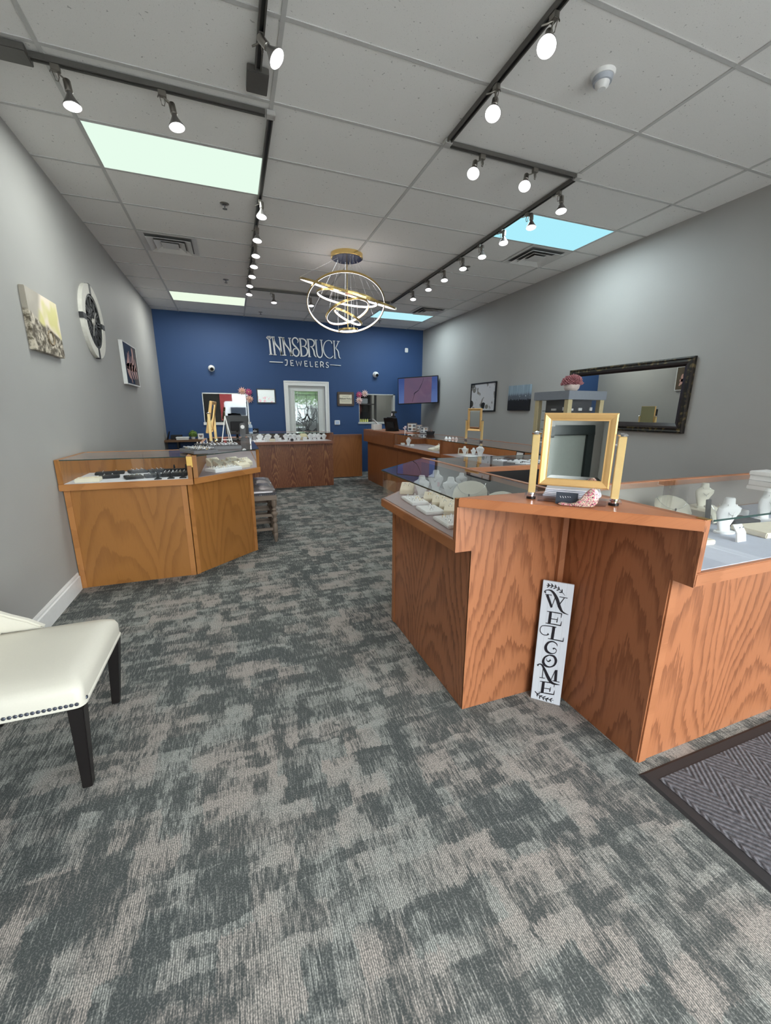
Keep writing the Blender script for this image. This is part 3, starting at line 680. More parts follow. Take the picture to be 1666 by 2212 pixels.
def drip_paint(t):
    x, y, z = t.xyz(t.coord())
    st = t.noise(t.comb(0, t.math('MULTIPLY', y, 30), t.math('MULTIPLY', z, 2)), 1, 2)
    sp = t.sstep(t.noise(t.coord(), 45, 1), 0.70, 0.74)
    blue = t.mix(st, (0.10, 0.17, 0.23), (0.42, 0.52, 0.60))
    mid = t.mix(sp, (0.10, 0.115, 0.14), (0.7, 0.75, 0.78))
    zz = t.math('ADD', z, t.math('MULTIPLY', t.math('SUBTRACT', st, 0.5), 0.12))
    k = t.mix(t.sstep(zz, 0.03, 0.09), mid, blue)
    t.bsdf(t.mix(t.sstep(zz, -0.035, -0.02), (0.006, 0.006, 0.008), k), 0.4)
tag(obj('drip_painting', MB().box(XR - 0.035, XR, 4.11, 4.66, 1.475, 1.878), canvas_mat('drip_painting', drip_paint), loc=(XR, 4.39, 1.675), bevel=0.003), 'small unframed canvas, blue drips over black, on the right wall', 'picture')

mr = thing('wall_mirror', 'large dark ornate framed mirror on the right wall', 'mirror', (XR, 2.48, 1.625))
def frame_profile(mb, y0, y1, z0, z1, prof, x_at, s):
    """mitred moulding; prof = [(inset, depth)]"""
    rings = []
    for (yy, zz, sy, sz) in ((y0, z0, 1, 1), (y1, z0, -1, 1), (y1, z1, -1, -1), (y0, z1, 1, -1), (y0, z0, 1, 1)):
        rings.append([Vector((x_at + s * d_, yy + sy * i_, zz + sz * i_)) for i_, d_ in prof])
    return mb.loft(rings, True, False)
def antique(t):
    n = t.noise(t.coord(), 22, 3); t.bsdf(t.mix(t.sstep(n, 0.5, 0.68), (0.012, 0.011, 0.010), (0.13, 0.10, 0.045)), 0.35, 0.2)
ANT = canvas_mat('antique_bronze_frame', antique)
obj('outer_frame', frame_profile(MB(), 1.645, 3.32, 1.235, 2.012, [(0, 0), (0, 0.03), (0.015, 0.042), (0.03, 0.036), (0.05, 0.04), (0.05, 0.005)], XR, -1), ANT, mr)
obj('inner_frame', frame_profile(MB(), 1.695, 3.27, 1.285, 1.962, [(0, 0.004), (0, 0.036), (0.02, 0.034), (0.055, 0.014), (0.055, 0.004)], XR, -1), M('espresso_frame', (0.018, 0.013, 0.013), 0.3), mr)
obj('mirror_glass', MB().loft([[Vector((XR - d_, y_, z_)) for y_, z_, d_ in ((1.74, 1.33, a_), (3.225, 1.33, a_), (3.225, 1.917, b_), (1.74, 1.917, b_))] for a_, b_ in ((0.0105, 0.0205), (0.004, 0.014))]), MIRROR, mr)

tv = thing('television', 'flat television mounted in the back right corner showing a bracelet', 'television', (6.115, 7.525, 1.93), 0)
dtv = Vector((6.475 - 5.755, 7.20 - 7.85, 0)).normalized(); ntv = Vector((dtv.y, -dtv.x, 0))
if ntv.y > 0: ntv = -ntv
mtv = Matrix(((dtv.x, -ntv.x, 0), (dtv.y, -ntv.y, 0), (0, 0, 1))).to_4x4() @ Matrix.Rotation(math.radians(-2.2), 4, 'Y')
def tvb(mb): return mb.xf(mtv)
obj('bezel', tvb(MB().box(-0.485, 0.485, 0, 0.045, -0.30, 0.30)), BLACK, tv, False, bevel=0.006)
def tv_screen(t):
    x, y, z = t.xyz(t.coord()); px = t.math('DIVIDE', x, dtv.x)
    n = t.noise(t.coord(), 3, 1)
    side = t.math('GREATER_THAN', t.math('ABSOLUTE', t.math('ADD', px, 0.0)), 0.33)
    midc = t.mix(n, (0.16, 0.13, 0.24), (0.30, 0.17, 0.26)); sd = t.mix(t.sstep(z, -0.3, 0.3), (0.16, 0.26, 0.62), (0.07, 0.13, 0.42))
    e = t.n('ShaderNodeEmission'); t.put(e, 0, t.mix(side, midc, sd)); t.put(e, 1, 0.5)
    g_ = t.n('ShaderNodeBsdfGlossy'); t.put(g_, 0, (0.04, 0.04, 0.04)); t.put(g_, 1, 0.05)
    a_ = t.n('ShaderNodeAddShader'); t.t.links.new(e.outputs[0], a_.inputs[0]); t.t.links.new(g_.outputs[0], a_.inputs[1])
    t.t.links.new(a_.outputs[0], t.out.inputs[0])
obj('screen', tvb(MB().box(-0.468, 0.468, -0.002, 0.001, -0.28, 0.28)), canvas_mat('tv_picture', tv_screen), tv, False)
brc = MB(); path = [(-0.13, -0.25), (-0.09, -0.12), (-0.07, -0.06), (0.02, 0.0), (0.08, 0.10), (0.13, 0.20), (0.14, 0.26)]
brc.stroke(path, [0.006, 0.008, 0.02, 0.012, 0.012, 0.006, 0.006], lambda a, b, c_: mtv @ Vector((a, -0.003 - c_, b)), 0.001)
obj('bracelet_image', brc, M('bracelet_image_dark', (0.02, 0.015, 0.03), 0.3), tv, False)
obj('wall_bracket', MB().tube([mtv @ Vector((0, 0.045, 0)), mtv @ Vector((0.02, 0.25, 0)), Vector((6.47 - 6.115, 7.75 - 7.525, 0))], 0.025), BLACK, tv, False)


# ------------------------------------------------------------------ ceiling fittings
PCOL = [(0.80, 0.98, 0.84), (0.42, 0.86, 0.98), (0.86, 0.98, 0.80), (0.50, 0.90, 0.98)]
PLAB = ['near left ceiling light panel, pale green glow, above the left counter', 'near right ceiling light panel, pale blue glow, by the right wall',
        'far left ceiling light panel next to the blue wall', 'far right ceiling light panel, blue glow, by the television corner']
for ((px, py), _), c, lb in zip(PANELS, PCOL, PLAB):
    t = thing('ceiling_light_panel', lb, 'light', (px, py, CZ), 0, 'recessed ceiling light panels')
    obj('diffuser', MB().box(px - 0.592, px + 0.592, py - 0.290, py + 0.290, CZ - 0.0045, CZ - 0.001), EM('panel_glow_%d' % PCOL.index(c), c, 1.0), t)
    obj('frame', MB().box(px - 0.597, px + 0.597, py - 0.295, py - 0.290, CZ - 0.006, CZ).box(px - 0.597, px + 0.597, py + 0.290, py + 0.295, CZ - 0.006, CZ).box(px - 0.597, px - 0.592, py - 0.290, py + 0.290, CZ - 0.006, CZ).box(px + 0.592, px + 0.597, py - 0.290, py + 0.290, CZ - 0.006, CZ), GRIDM, t)

VENTM = M('vent_paint', (0.66, 0.65, 0.63), 0.5); VDARK = M('vent_dark', (0.16, 0.16, 0.16), 0.8)
def vent(px, py, label):
    t = thing('ceiling_vent', label, 'vent', (px, py, CZ), 0, 'square ceiling air diffusers')
    obj('backing', MB().box(px - 0.285, px + 0.285, py - 0.285, py + 0.285, CZ - 0.003, CZ - 0.001), VDARK, t)
    for k, (ro, ri) in enumerate(((0.297, 0.245), (0.232, 0.168), (0.160, 0.100), (0.088, 0.0))):
        mb = MB(); zo, zi = CZ - 0.032, CZ - 0.005
        if k == 0: zo = CZ - 0.008
        if k == 3: zo = CZ - 0.030
        if ri:
            rings = [[Vector((px + sx * r, py + sy * r, z)) for (r, z) in ((ro, zo), (ri, zi), (ri - 0.004, zi), (ro - 0.002, zo - 0.003))] for sx, sy in ((-1, -1), (1, -1), (1, 1), (-1, 1), (-1, -1))]
            mb.loft(rings, True, False)
        else: mb.box(px - ro, px + ro, py - ro, py + ro, zo, zo + 0.004)
        obj('louvre', mb, VENTM, t)
vent(1.524, 4.572, 'square ceiling vent beyond the near left light panel')
vent(5.791, 3.353, 'square ceiling vent beside the near right light panel')
vent(5.791, 6.40, 'square ceiling vent beside the far right light panel')
def sprinkler(x, y, label):
    t = thing('sprinkler_head', label, 'sprinkler', (x, y, CZ), 0, 'ceiling sprinkler heads')
    obj('escutcheon', MB().lathe([(0.001, -0.012), (0.02, -0.012), (0.042, -0.002), (0.042, 0), (0.001, 0)], 18), NICKEL, t, False)
    obj('deflector', MB().lathe([(0.001, -0.045), (0.022, -0.045), (0.022, -0.042), (0.006, -0.04), (0.006, -0.01), (0.001, -0.01)], 12), VDARK, t, False)
sprinkler(2.135, 3.33, 'sprinkler head in front of the near left ceiling vent')
sprinkler(2.118, 5.77, 'sprinkler head before the far left light panel')
sprinkler(5.188, 3.99, 'sprinkler head beside the right track of spotlights')
sprinkler(2.738, 7.70, 'sprinkler head close to the blue wall above the sign')
sprinkler(5.199, 7.58, 'sprinkler head close to the blue wall by the far right light panel')
t = thing('smoke_detector', 'white round detector with grey band on the ceiling near the right track', 'detector', (4.22, 0.92, CZ))
obj('base', MB().lathe([(0.001, -0.02), (0.060, -0.02), (0.066, -0.004), (0.066, 0), (0.001, 0)], 28), WHITE, t, False, smooth=True)
obj('sensor_body', MB().lathe([(0.001, -0.045), (0.050, -0.045), (0.055, -0.02), (0.001, -0.02)], 28), M('detector_grey', (0.42, 0.45, 0.50), 0.5), t, False, smooth=True)
obj('sensor_cap', MB().lathe([(0.001, -0.075), (0.022, -0.075), (0.036, -0.062), (0.040, -0.045), (0.001, -0.045)], 28), WHITE, t, False, smooth=True)

# track rails
RZ = CZ - 0.035
def rail(p, q, name, label, ends=()):
    t = thing(name, label, 'track', (p[0], p[1], CZ), 0, 'ceiling lighting tracks')
    d = Vector((q[0] - p[0], q[1] - p[1])).normalized(); n = Vector((-d.y, d.x))
    mb = MB()
    for a, b in ((-0.018, -0.010), (0.010, 0.018)):
        mb.prism([(p[0] + n.x * a, p[1] + n.y * a), (q[0] + n.x * a, q[1] + n.y * a), (q[0] + n.x * b, q[1] + n.y * b), (p[0] + n.x * b, p[1] + n.y * b)], RZ, CZ - 0.007)
    obj('channel', mb, TRACKM, t)
    obj('slot', MB().seg(p, q, 0.020, RZ + 0.012, CZ - 0.0075, 0), M('track_slot', (0.015, 0.015, 0.015), 0.5), t)
    for (e, kind) in ends:
        if kind == 'box': obj('feed_box', MB().cbox((e[0], e[1], CZ - 0.026), 0.12 if abs(d.y) > .5 else 0.17, 0.17 if abs(d.y) > .5 else 0.12, 0.036), TRACKM, t, bevel=0.003)
        else: obj('corner_joint', MB().cbox((e[0], e[1], RZ + 0.012), 0.055, 0.055, 0.03), M('joint_grey', (0.5, 0.49, 0.47), 0.4, 0.3), t, bevel=0.003)
rail((1.15, 1.912), (2.40, 1.912), 'lighting_track', 'left lighting track running across, above the left counter', [((1.07, 1.905), 'box')])
rail((2.437, 1.945), (2.437, 6.01), 'lighting_track', 'long left lighting track running to the back', [((2.437, 1.912), 'j'), ((2.437, 6.04), 'j')])
rail((2.47, 6.04), (4.84, 6.04), 'lighting_track', 'back lighting track running across behind the chandelier', [((4.875, 6.04), 'j')])
rail((2.337, -0.4), (2.337, 1.56), 'lighting_track', 'short near lighting track ending in a feed box at the top of the picture', [((2.337, 1.64), 'box')])
rail((3.66, -0.6), (3.66, 1.72), 'lighting_track', 'near right lighting track running away from the viewer', [((3.66, 1.752), 'j')])
rail((3.695, 1.762), (4.84, 1.762), 'lighting_track', 'short right lighting track running across before the near right panel', [((4.875, 1.762), 'j')])
rail((4.875, 1.80), (4.875, 6.0), 'lighting_track', 'long right lighting track running to the back')

LENS = EM('lamp_lens', (1.0, 0.97, 0.98), 3.2)
BULBM = M('bulb_aluminium', (0.30, 0.29, 0.28), 0.32, 0.8)
BRACK = M('bracket_nickel', (0.26, 0.245, 0.22), 0.38, 0.9)
proto_head = None
def track_head(x, y, off, pz, d, label, axis):
    """off: lamp holder beside the adapter, pz: its drop below the rail, d: aim"""
    global proto_head
    if proto_head is None:
        h = thing('track_spotlight', '', 'spotlight', (0, 0, 0), 0, 'track spotlights')
        obj('adapter', MB().box(-0.014, 0.014, -0.022, 0.022, -0.030, -0.0005), BRACK, h, False, bevel=0.002)
        obj('wire_loop', MB().tube([(0.0, 0.008, -0.030), (0.0, 0.012, -0.055), (0.0, 0.006, -0.075), (0.004, -0.006, -0.075), (0.006, -0.010, -0.055), (0.008, -0.016, -0.036), (0.012, -0.022, -0.034), (0.012, -0.026, -0.045)], 0.0032, 6), BRACK, h, False)
        k = obj('lamp_holder', MB().lathe([(0.001, 0.006), (0.017, 0.005), (0.0195, 0), (0.0195, -0.052), (0.0175, -0.054), (0.001, -0.054)], 16), NICKEL, h, False, smooth=True)
        obj('bulb', MB().lathe([(0.001, -0.050), (0.0145, -0.050), (0.0145, -0.062), (0.018, -0.070), (0.030, -0.093), (0.043, -0.114), (0.0465, -0.122), (0.0455, -0.125), (0.001, -0.125)], 24), BULBM, k, False, smooth=True)
        obj('lens', MB().lathe([(0.001, -0.1315), (0.025, -0.130), (0.040, -0.1275), (0.0448, -0.1253), (0.001, -0.1253)], 24), LENS, k, False, smooth=True)
        sp = bpy.data.lights.new('spot_beam', 'SPOT'); sp.energy = SPOT_W; sp.spot_size = math.radians(75); sp.spot_blend = 0.7; sp.shadow_soft_size = 0.04; sp.color = (1, 0.96, 0.93)
        so = bpy.data.objects.new('spot_beam', sp); COL.objects.link(so); so.parent = k; so.location = (0, 0, -0.136)
        proto_head = h
        r = h
    else: r = dup(proto_head)
    r['label'] = label
    Q = Matrix.Rotation(0 if axis == 'y' else PI / 2, 3, 'Z')
    r.location = (x, y, RZ); r.rotation_euler = (0, 0, 0 if axis == 'y' else -PI / 2)
    for ch in r.children:
        if ch.name.startswith('lamp_holder'):
            ch.location = Q @ Vector((off[0], off[1], pz))
            pv = ch.location.copy()
            ch.rotation_mode = 'QUATERNION'; ch.rotation_quaternion = Vector((0, 0, -1)).rotation_difference(Q @ Vector(d).normalized())
    obj('bracket', MB().tube([(0, 0, -0.026), (pv.x * 0.5, pv.y * 0.5, min(-0.034, pv.z * 0.9)), (pv.x, pv.y, pv.z + 0.002)], 0.0045, 6), BRACK, r, False)
    return r
TILT = [
 (1.268, 1.912, (0.035, 0.045), -0.038, (0.10, -0.05, -1), 'x', 'first spotlight from the left wall on the left cross track'),
 (1.800, 1.912, (0.045, 0.035), -0.038, (0.15, -0.10, -1), 'x', 'second spotlight from the left wall on the left cross track'),
 (2.337, 1.310, (-0.010, -0.030), -0.035, (0.60, -0.30, -0.75), 'y', 'spotlight tilted sideways on the short near track, top of the picture'),
 (2.437, 3.060, (0.012, -0.030), -0.030, (-0.08, -0.16, -1), 'y', 'nearest spotlight on the long left track'),
 (2.437, 3.630, (0.006, -0.030), -0.030, (-0.08, -0.16, -1), 'y', 'second nearest spotlight on the long left track'),
 (2.437, 4.090, (0.012, -0.030), -0.030, (-0.05, -0.18, -1), 'y', 'third nearest spotlight on the long left track'),
 (2.437, 4.470, (0.012, -0.030), -0.030, (-0.06, -0.18, -1), 'y', 'fourth nearest spotlight on the long left track'),
 (2.437, 4.880, (0.010, -0.030), -0.030, (-0.08, -0.20, -1), 'y', 'third farthest spotlight on the long left track'),
 (2.437, 5.330, (0.000, -0.030), -0.030, (-0.10, -0.20, -1), 'y', 'second farthest spotlight on the long left track'),
 (2.437, 5.780, (0.008, -0.030), -0.030, (-0.08, -0.20, -1), 'y', 'farthest spotlight on the long left track'),
 (2.800, 6.040, (0.030, 0.005), -0.038, (0.0, -0.12, -1), 'x', 'left spotlight on the back cross track'),
 (3.400, 6.040, (0.030, -0.010), -0.038, (0.0, -0.15, -1), 'x', 'right spotlight on the back cross track, behind the chandelier'),
 (3.660, 0.690, (0.005, 0.035), -0.050, (-0.40, -0.42, -0.82), 'y', 'spotlight on the near right track cut by the top of the picture'),
 (3.660, 1.160, (0.020, 0.035), -0.050, (-0.35, -0.40, -0.85), 'y', 'spotlight near the corner of the near right track'),
 (3.960, 1.762, (-0.035, 0.040), -0.035, (-0.35, -0.42, -0.84), 'x', 'left spotlight on the short right cross track'),
 (4.448, 1.762, (-0.045, 0.045), -0.035, (-0.38, -0.40, -0.84), 'x', 'right spotlight on the short right cross track'),
 (4.875, 1.965, (0.050, 0.020), -0.025, (-0.08, -0.18, -1), 'y', 'first spotlight on the long right track, just past the corner'),
 (4.875, 2.381, (0.030, -0.025), -0.020, (-0.08, -0.18, -1), 'y', 'second spotlight on the long right track, before the blue panel'),
 (4.875, 2.788, (0.012, -0.025), -0.020, (-0.10, -0.18, -1), 'y', 'third spotlight on the long right track'),
 (4.875, 3.210, (0.025, -0.025), -0.020, (-0.10, -0.20, -1), 'y', 'fourth spotlight on the long right track'),
 (4.875, 3.635, (0.025, -0.025), -0.020, (-0.08, -0.20, -1), 'y', 'fifth spotlight on the long right track, beside a sprinkler'),
 (4.875, 4.128, (0.025, -0.030), -0.020, (-0.08, -0.22, -1), 'y', 'third farthest spotlight on the long right track'),
 (4.875, 4.600, (0.020, -0.030), -0.020, (-0.10, -0.22, -1), 'y', 'second farthest spotlight on the long right track'),
 (4.875, 5.152, (0.025, -0.025), -0.020, (-0.10, -0.22, -1), 'y', 'farthest spotlight on the long right track')]
for x, y, of, pz, d, ax, lb in TILT: track_head(x, y, of, pz, d, lb, ax)

# chandelier of tilted light rings
ch = thing('ring_chandelier', 'gold chandelier of six tilted glowing rings hanging mid room', 'chandelier', (3.55, 4.15, CZ))
obj('canopy', MB().lathe([(0.001, -0.05), (0.192, -0.05), (0.20, -0.046), (0.20, 0), (0.001, 0)], 40), GOLDM, ch, False, smooth=True)
obj('canopy_plate', MB().lathe([(0.001, -0.053), (0.186, -0.053), (0.186, -0.0505), (0.001, -0.0505)], 40), M('canopy_plate_dark', (0.012, 0.016, 0.05), 0.25, 0.3), ch, False)
LED = EM('led_strip', (1.0, 0.96, 0.97), 4.0)
RINGS = [((3.532, 4.150, 2.778), (0.118, 0.506, 0.855), 0.500), ((3.551, 4.150, 2.850), (0.131, -0.075, 0.989), 0.397), ((3.548, 4.150, 2.692), (-0.239, 0.313, 0.919), 0.293),
         ((3.553, 4.150, 2.632), (0.418, -0.077, 0.905), 0.198), ((3.551, 4.150, 2.476), (-0.076, -0.008, 0.997), 0.127), ((3.571, 4.150, 2.905), (0.186, -0.270, 0.945), 0.630)]
for c, n, r in RINGS:
    q = Vector((0, 0, 1)).rotation_difference(Vector(n)).to_matrix().to_4x4(); q.translation = Vector(c)
    a = MB(); b = MB(); N_ = 72; ra = []; rb = []
    for k in range(N_ + 1):
        th_ = 2 * PI * k / N_; cs, sn = math.cos(th_), math.sin(th_)
        ra.append([q @ Vector((rr * cs, rr * sn, zz)) for rr, zz in ((r, -0.012), (r, 0.012), (r - 0.011, 0.012), (r - 0.011, -0.012))])
        rb.append([q @ Vector((rr * cs, rr * sn, zz)) for rr, zz in ((r - 0.0115, -0.011), (r - 0.0115, 0.011), (r - 0.015, 0.011), (r - 0.015, -0.011))])
    a.loft(ra, True, False); b.loft(rb, True, False)
    ro = obj('light_ring', a, GOLDM, ch); obj('led_strip', b, LED, ro)
    for k in range(3):
        th_ = 2 * PI * k / 3 + r * 5; top = q @ Vector((r * math.cos(th_), r * math.sin(th_), 0.012))
        cx, cy = 3.55 + 0.12 * math.cos(th_), 4.15 + 0.12 * math.sin(th_)
        obj('cable', MB().tube([top, (cx, cy, CZ - 0.052)], 0.0016, 5), SILVER, ch)
obj('stem', MB().tube([(3.55, 4.15, CZ - 0.05), (3.55, 4.15, 2.49)], 0.005, 8), GOLDM, ch)
obj('power_box', MB().cbox((3.62, 4.06, 2.885), 0.24, 0.02, 0.022), M('rose_gold', (0.85, 0.48, 0.34), 0.25, 1.0), ch)

# ------------------------------------------------------------------ display cases
ZB, ZD, ZT = 0.838, 0.888, 1.077
def inset(poly, dists):
    n = len(poly); P = [Vector(p) for p in poly]
    area = sum(P[i].x * P[(i + 1) % n].y - P[(i + 1) % n].x * P[i].y for i in range(n)); sgn = 1 if area > 0 else -1
    L = []
    for i in range(n):
        d = (P[(i + 1) % n] - P[i]).normalized(); nn = Vector((-d.y, d.x)) * sgn; dd = dists[i] if isinstance(dists, (list, tuple)) else dists
        L.append((P[i] + nn * dd, d))
    out = []
    for i in range(n):
        p, d = L[i - 1]; q, e = L[i]
        det = d.x * e.y - d.y * e.x
        if abs(det) < 1e-9: out.append(tuple(q)); continue
        tt = ((q.x - p.x) * e.y - (q.y - p.y) * e.x) / det
        out.append(tuple(p + d * tt))
    return out
def display_case(name, label, body, box, edges, wd, wrail, liner, top='glass', group='oak display counters', zt=ZT, post=0.035, backdoor=None, trim=True, trimw=None):
    """body, box: counter-clockwise plans; edges per box side: g glass, w wooden end, b back with rail and doors, n open joint"""
    cx = sum(p[0] for p in box) / len(box); cy = sum(p[1] for p in box) / len(box)
    t = thing(name, label, 'display counter' if top == 'glass' else 'counter', (cx, cy, 0), 0, group)
    obj('base', MB().prism(body, 0.0, ZB), wd, t)
    if trim:
        n = len(body); 
        for i in range(n):
            if edges[i] in 'gw' and edges[i - 1] in 'gw' or edges[i] == 'g' and edges[i - 1] == 'n' or edges[i] == 'n' and edges[i - 1] == 'g':
                p = Vector(body[i]); e = edges[i] if edges[i] != 'n' else edges[i - 1]
                j = i if edges[i] != 'n' else i - 1
                d = (Vector(body[(j + 1) % n]) - Vector(body[j])).normalized()
                if edges[i] == 'n': d = -d; p2 = p + d * 0.04
                else: p2 = p + d * 0.04
                a, b = (p, p2) if edges[i] != 'n' else (p2, p)
                obj('corner_trim', MB().seg(a, b, 0.006, 0, ZB - 0.001, -1), trimw or wrail, t)
    if top == 'wood':
        obj('cabinet', MB().prism(box, ZB, zt - 0.03), wd, t)
        obj('counter_top', MB().prism(box, zt - 0.03, zt), wrail, t, bevel=0.004)
        return t
    obj('rail', MB().prism(box, ZB, ZD), wrail, t, bevel=0.003)
    ins = [0.02 if e == 'g' else post if e == 'w' else 0.03 if e == 'b' else 0.002 for e in edges]
    obj('deck_liner', MB().prism(inset(box, ins), ZD, ZD + 0.003), liner, t)
    n = len(box)
    inn = inset(box, [0.010 if e == 'g' else 0.0 for e in edges])
    for i, e in enumerate(edges):
        p, q = inn[i], inn[(i + 1) % n]
        dv = (Vector(q) - Vector(p)).normalized()
        if e == 'g':
            pp = Vector(p) + dv * (post if edges[i - 1] == 'w' else 0.003); qq = Vector(q) - dv * (post if edges[(i + 1) % n] == 'w' else 0.003)
            obj('glass_front', MB().seg(pp, qq, 0.005, ZD + 0.001, zt - 0.0075, 1), GLASS, t)
        elif e == 'w':
            obj('end_panel', MB().seg(p, q, post, ZD, zt, 1), wd, t)
        elif e == 'b':
            qn = inset(box, [0.0] * n)
            pp = Vector(p) + dv * (post if edges[i - 1] == 'w' else 0.0); qq = Vector(q) - dv * (post if edges[(i + 1) % n] == 'w' else 0.0)
            obj('back_rail', MB().seg(pp, qq, 0.03, zt - 0.03, zt + 0.002, 1), wrail, t)
            if backdoor is not None:
                L_ = (qq - pp).length; k = max(2, int(L_ / 0.8))
                for s_ in range(k):
                    a = pp + dv * (L_ * s_ / k); b = pp + dv * (L_ * (s_ + 1) / k)
                    off_ = Vector((-dv.y, dv.x)) * (0.006 + 0.012 * (s_ % 2))
                    obj('sliding_door', MB().seg(a + off_, b + off_, 0.006, ZD, zt - 0.031, 1), backdoor, t)
    gi = inset(box, [0.003 if e == 'g' else post if e == 'w' else 0.03 if e == 'b' else 0.002 for e in edges])
    obj('glass_top', MB().prism(gi, zt - 0.007, zt), GLASS_TOP, t)
    gm_ = MB()
    for i, e in enumerate(edges):
        if e == 'g': gm_.seg(gi[i], gi[(i + 1) % n], 0.0015, zt - 0.0068, zt - 0.0002, -1)
    obj('glass_edge', gm_, GLASS_EDGE, t)
    return t
LIN_W = M('liner_white', (0.62, 0.62, 0.66), 0.7); LIN_M = M('liner_mauve', (0.36, 0.31, 0.325), 0.75); LIN_B = M('liner_blue_grey', (0.50, 0.54, 0.64), 0.7)
SMOKE = M('smoked_door', (0.10, 0.09, 0.085), 0.15)
# left counter
lc = display_case('display_counter', 'honey oak glass-topped counter along the left wall with black ring trays',
    [(XL + 0.005, 2.46), (1.627, 2.46), (1.627, 3.0), (XL + 0.005, 3.0)], [(XL + 0.005, 2.375), (1.690, 2.375), (1.690, 3.05), (XL + 0.005, 3.05)], 'gwbw', HONEY, HONEY_X, LIN_W, backdoor=HONEY, trim=False)
obj('corner_trim', MB().box(0.752, 0.792, 2.454, 2.4595, 0, ZB - 0.001), HONEY_X, lc); obj('corner_trim', MB().box(1.585, 1.627, 2.454, 2.4595, 0, ZB - 0.001), HONEY_X, lc)
obj('brass_bracket', MB().box(1.690, 1.7, 2.378, 2.40, 0.985, 1.075).box(1.656, 1.700, 2.370, 2.3745, 1.0, 1.075), BRASS, lc)
cc_body = [(1.632, 2.463), (2.188, 2.980), (2.188, 3.03), (2.02, 3.06), (2.02, 3.68), (1.632, 3.68)]
cc_box = [(1.697, 2.382), (2.272, 2.955), (2.272, 3.70), (1.697, 3.70)]
lk = display_case('display_counter', 'honey oak corner counter with angled glass front and cream ring trays', cc_body, cc_box, 'ggnw', HONEY, HONEY_X, LIN_M, trim=False)
obj('corner_trim', MB().seg((1.632, 2.463), (1.661, 2.490), 0.006, 0, ZB - 0.001, -1), HONEY_X, lk)
obj('corner_trim', MB().seg((2.159, 2.953), (2.188, 2.980), 0.006, 0, ZB - 0.001, -1), HONEY_X, lk)
obj('corner_post', MB().prism([(2.240, 2.934), (2.268, 2.962), (2.268, 3.0), (2.240, 3.0)], ZD, ZT - 0.008), HONEY, lk)
lr = display_case('display_counter', 'left run of oak counter with dark glass top behind the corner counter', [(1.66, 3.705), (2.02, 3.705), (2.02, 4.82), (1.66, 4.82)], [(1.66, 3.705), (2.272, 3.705), (2.272, 4.84), (1.66, 4.84)], 'nggb', HONEY, HONEY_Y, LIN_M, backdoor=SMOKE)
ld_ = display_case('cash_desk', 'oak cash desk carrying the black monitor beside the back counter', [(1.66, 4.86), (2.188, 4.86), (2.188, 6.45), (1.66, 6.45)], [(1.66, 4.86), (2.272, 4.86), (2.272, 6.48), (1.66, 6.48)], 'wgwb', BROWN, BROWN_Y, LIN_M, top='wood', zt=1.0, trim=False)
bc = display_case('display_counter', 'dark red oak counter below the white door with white necklace busts', [(2.20, 6.585), (3.862, 6.585), (3.862, 7.13), (2.20, 7.13)], [(2.20, 6.50), (3.870, 6.50), (3.870, 7.15), (2.20, 7.15)], 'gwbw', DARKRED, DARKRED_X, M('liner_pale_pink', (0.62, 0.55, 0.58), 0.7), zt=1.045, backdoor=SMOKE)
gp = thing('swing_gate', 'low oak swing gate closing the gap right of the back counter', 'gate', (4.32, 7.4, 0))
obj('panel', MB().box(3.90, 4.72, 7.40, 7.44, 0.02, 0.93), PANELW, gp)
obj('cap', MB().box(3.90, 4.72, 7.385, 7.455, 0.93, 0.96), M('gate_cap', (0.26, 0.11, 0.06), 0.4), gp, bevel=0.004)
# right counter
rd = display_case('cash_desk', 'brown oak cash desk at the back right with monitor and white box', [(4.735, 5.31), (5.25, 5.31), (5.25, 7.02), (4.735, 7.02)], [(4.655, 5.31), (5.28, 5.31), (5.28, 7.06), (4.655, 7.06)], 'nbwg', BROWN, BROWN_Y, LIN_M, top='wood', zt=1.085, trim=False)
display_case('display_counter', 'brown oak counter between cash desk and long right case, small white displays inside', [(4.735, 3.57), (5.25, 3.57), (5.25, 5.30), (4.735, 5.30)], [(4.655, 3.57), (5.28, 3.57), (5.28, 5.30), (4.655, 5.30)], 'wbwg', BROWN, BROWN_Y, LIN_M, backdoor=ORANGE, trim=False)
display_case('display_counter', 'long brown oak counter on the right carrying the small gold swing mirror', [(4.735, 1.41), (5.25, 1.41), (5.25, 3.56), (4.735, 3.56)], [(4.655, 1.41), (5.28, 1.41), (5.28, 3.56), (4.655, 3.56)], 'nbwg', BROWN, BROWN_Y, LIN_M, backdoor=ORANGE, trim=False)
# island
ia = display_case('display_counter', 'red oak island counter on the left side of the welcome sign with white necklace busts',
    [(3.005, 1.09), (3.005, 0.137), (3.50, 0.137), (3.50, 1.58)], [(2.922, 1.105), (2.922, 0.137), (3.50, 0.137), (3.50, 1.68)], 'gwbg', RED, RED_Y, LIN_M, zt=1.078, backdoor=SMOKE)
ib = display_case('display_counter', 'red oak island counter right of the welcome sign with cream trays and big bust',
    [(3.545, -0.40), (5.60, -0.40), (5.60, 0.18), (3.545, 0.18)], [(3.545, -0.482), (5.60, -0.482), (5.60, 0.20), (3.545, 0.20)], 'gwbw', RED, RED_X, LIN_B, zt=1.085, backdoor=M('frosted_door', (0.30, 0.27, 0.25), 0.25))
display_case('display_counter', 'red oak rear island counter with white earring cards under glass', [(3.51, 1.06), (4.645, 1.06), (4.645, 1.60), (3.51, 1.60)], [(3.51, 1.03), (4.65, 1.03), (4.65, 1.67), (3.51, 1.67)], 'bngw', RED, RED_X, LIN_M, zt=1.07, backdoor=BLACK, trim=False)
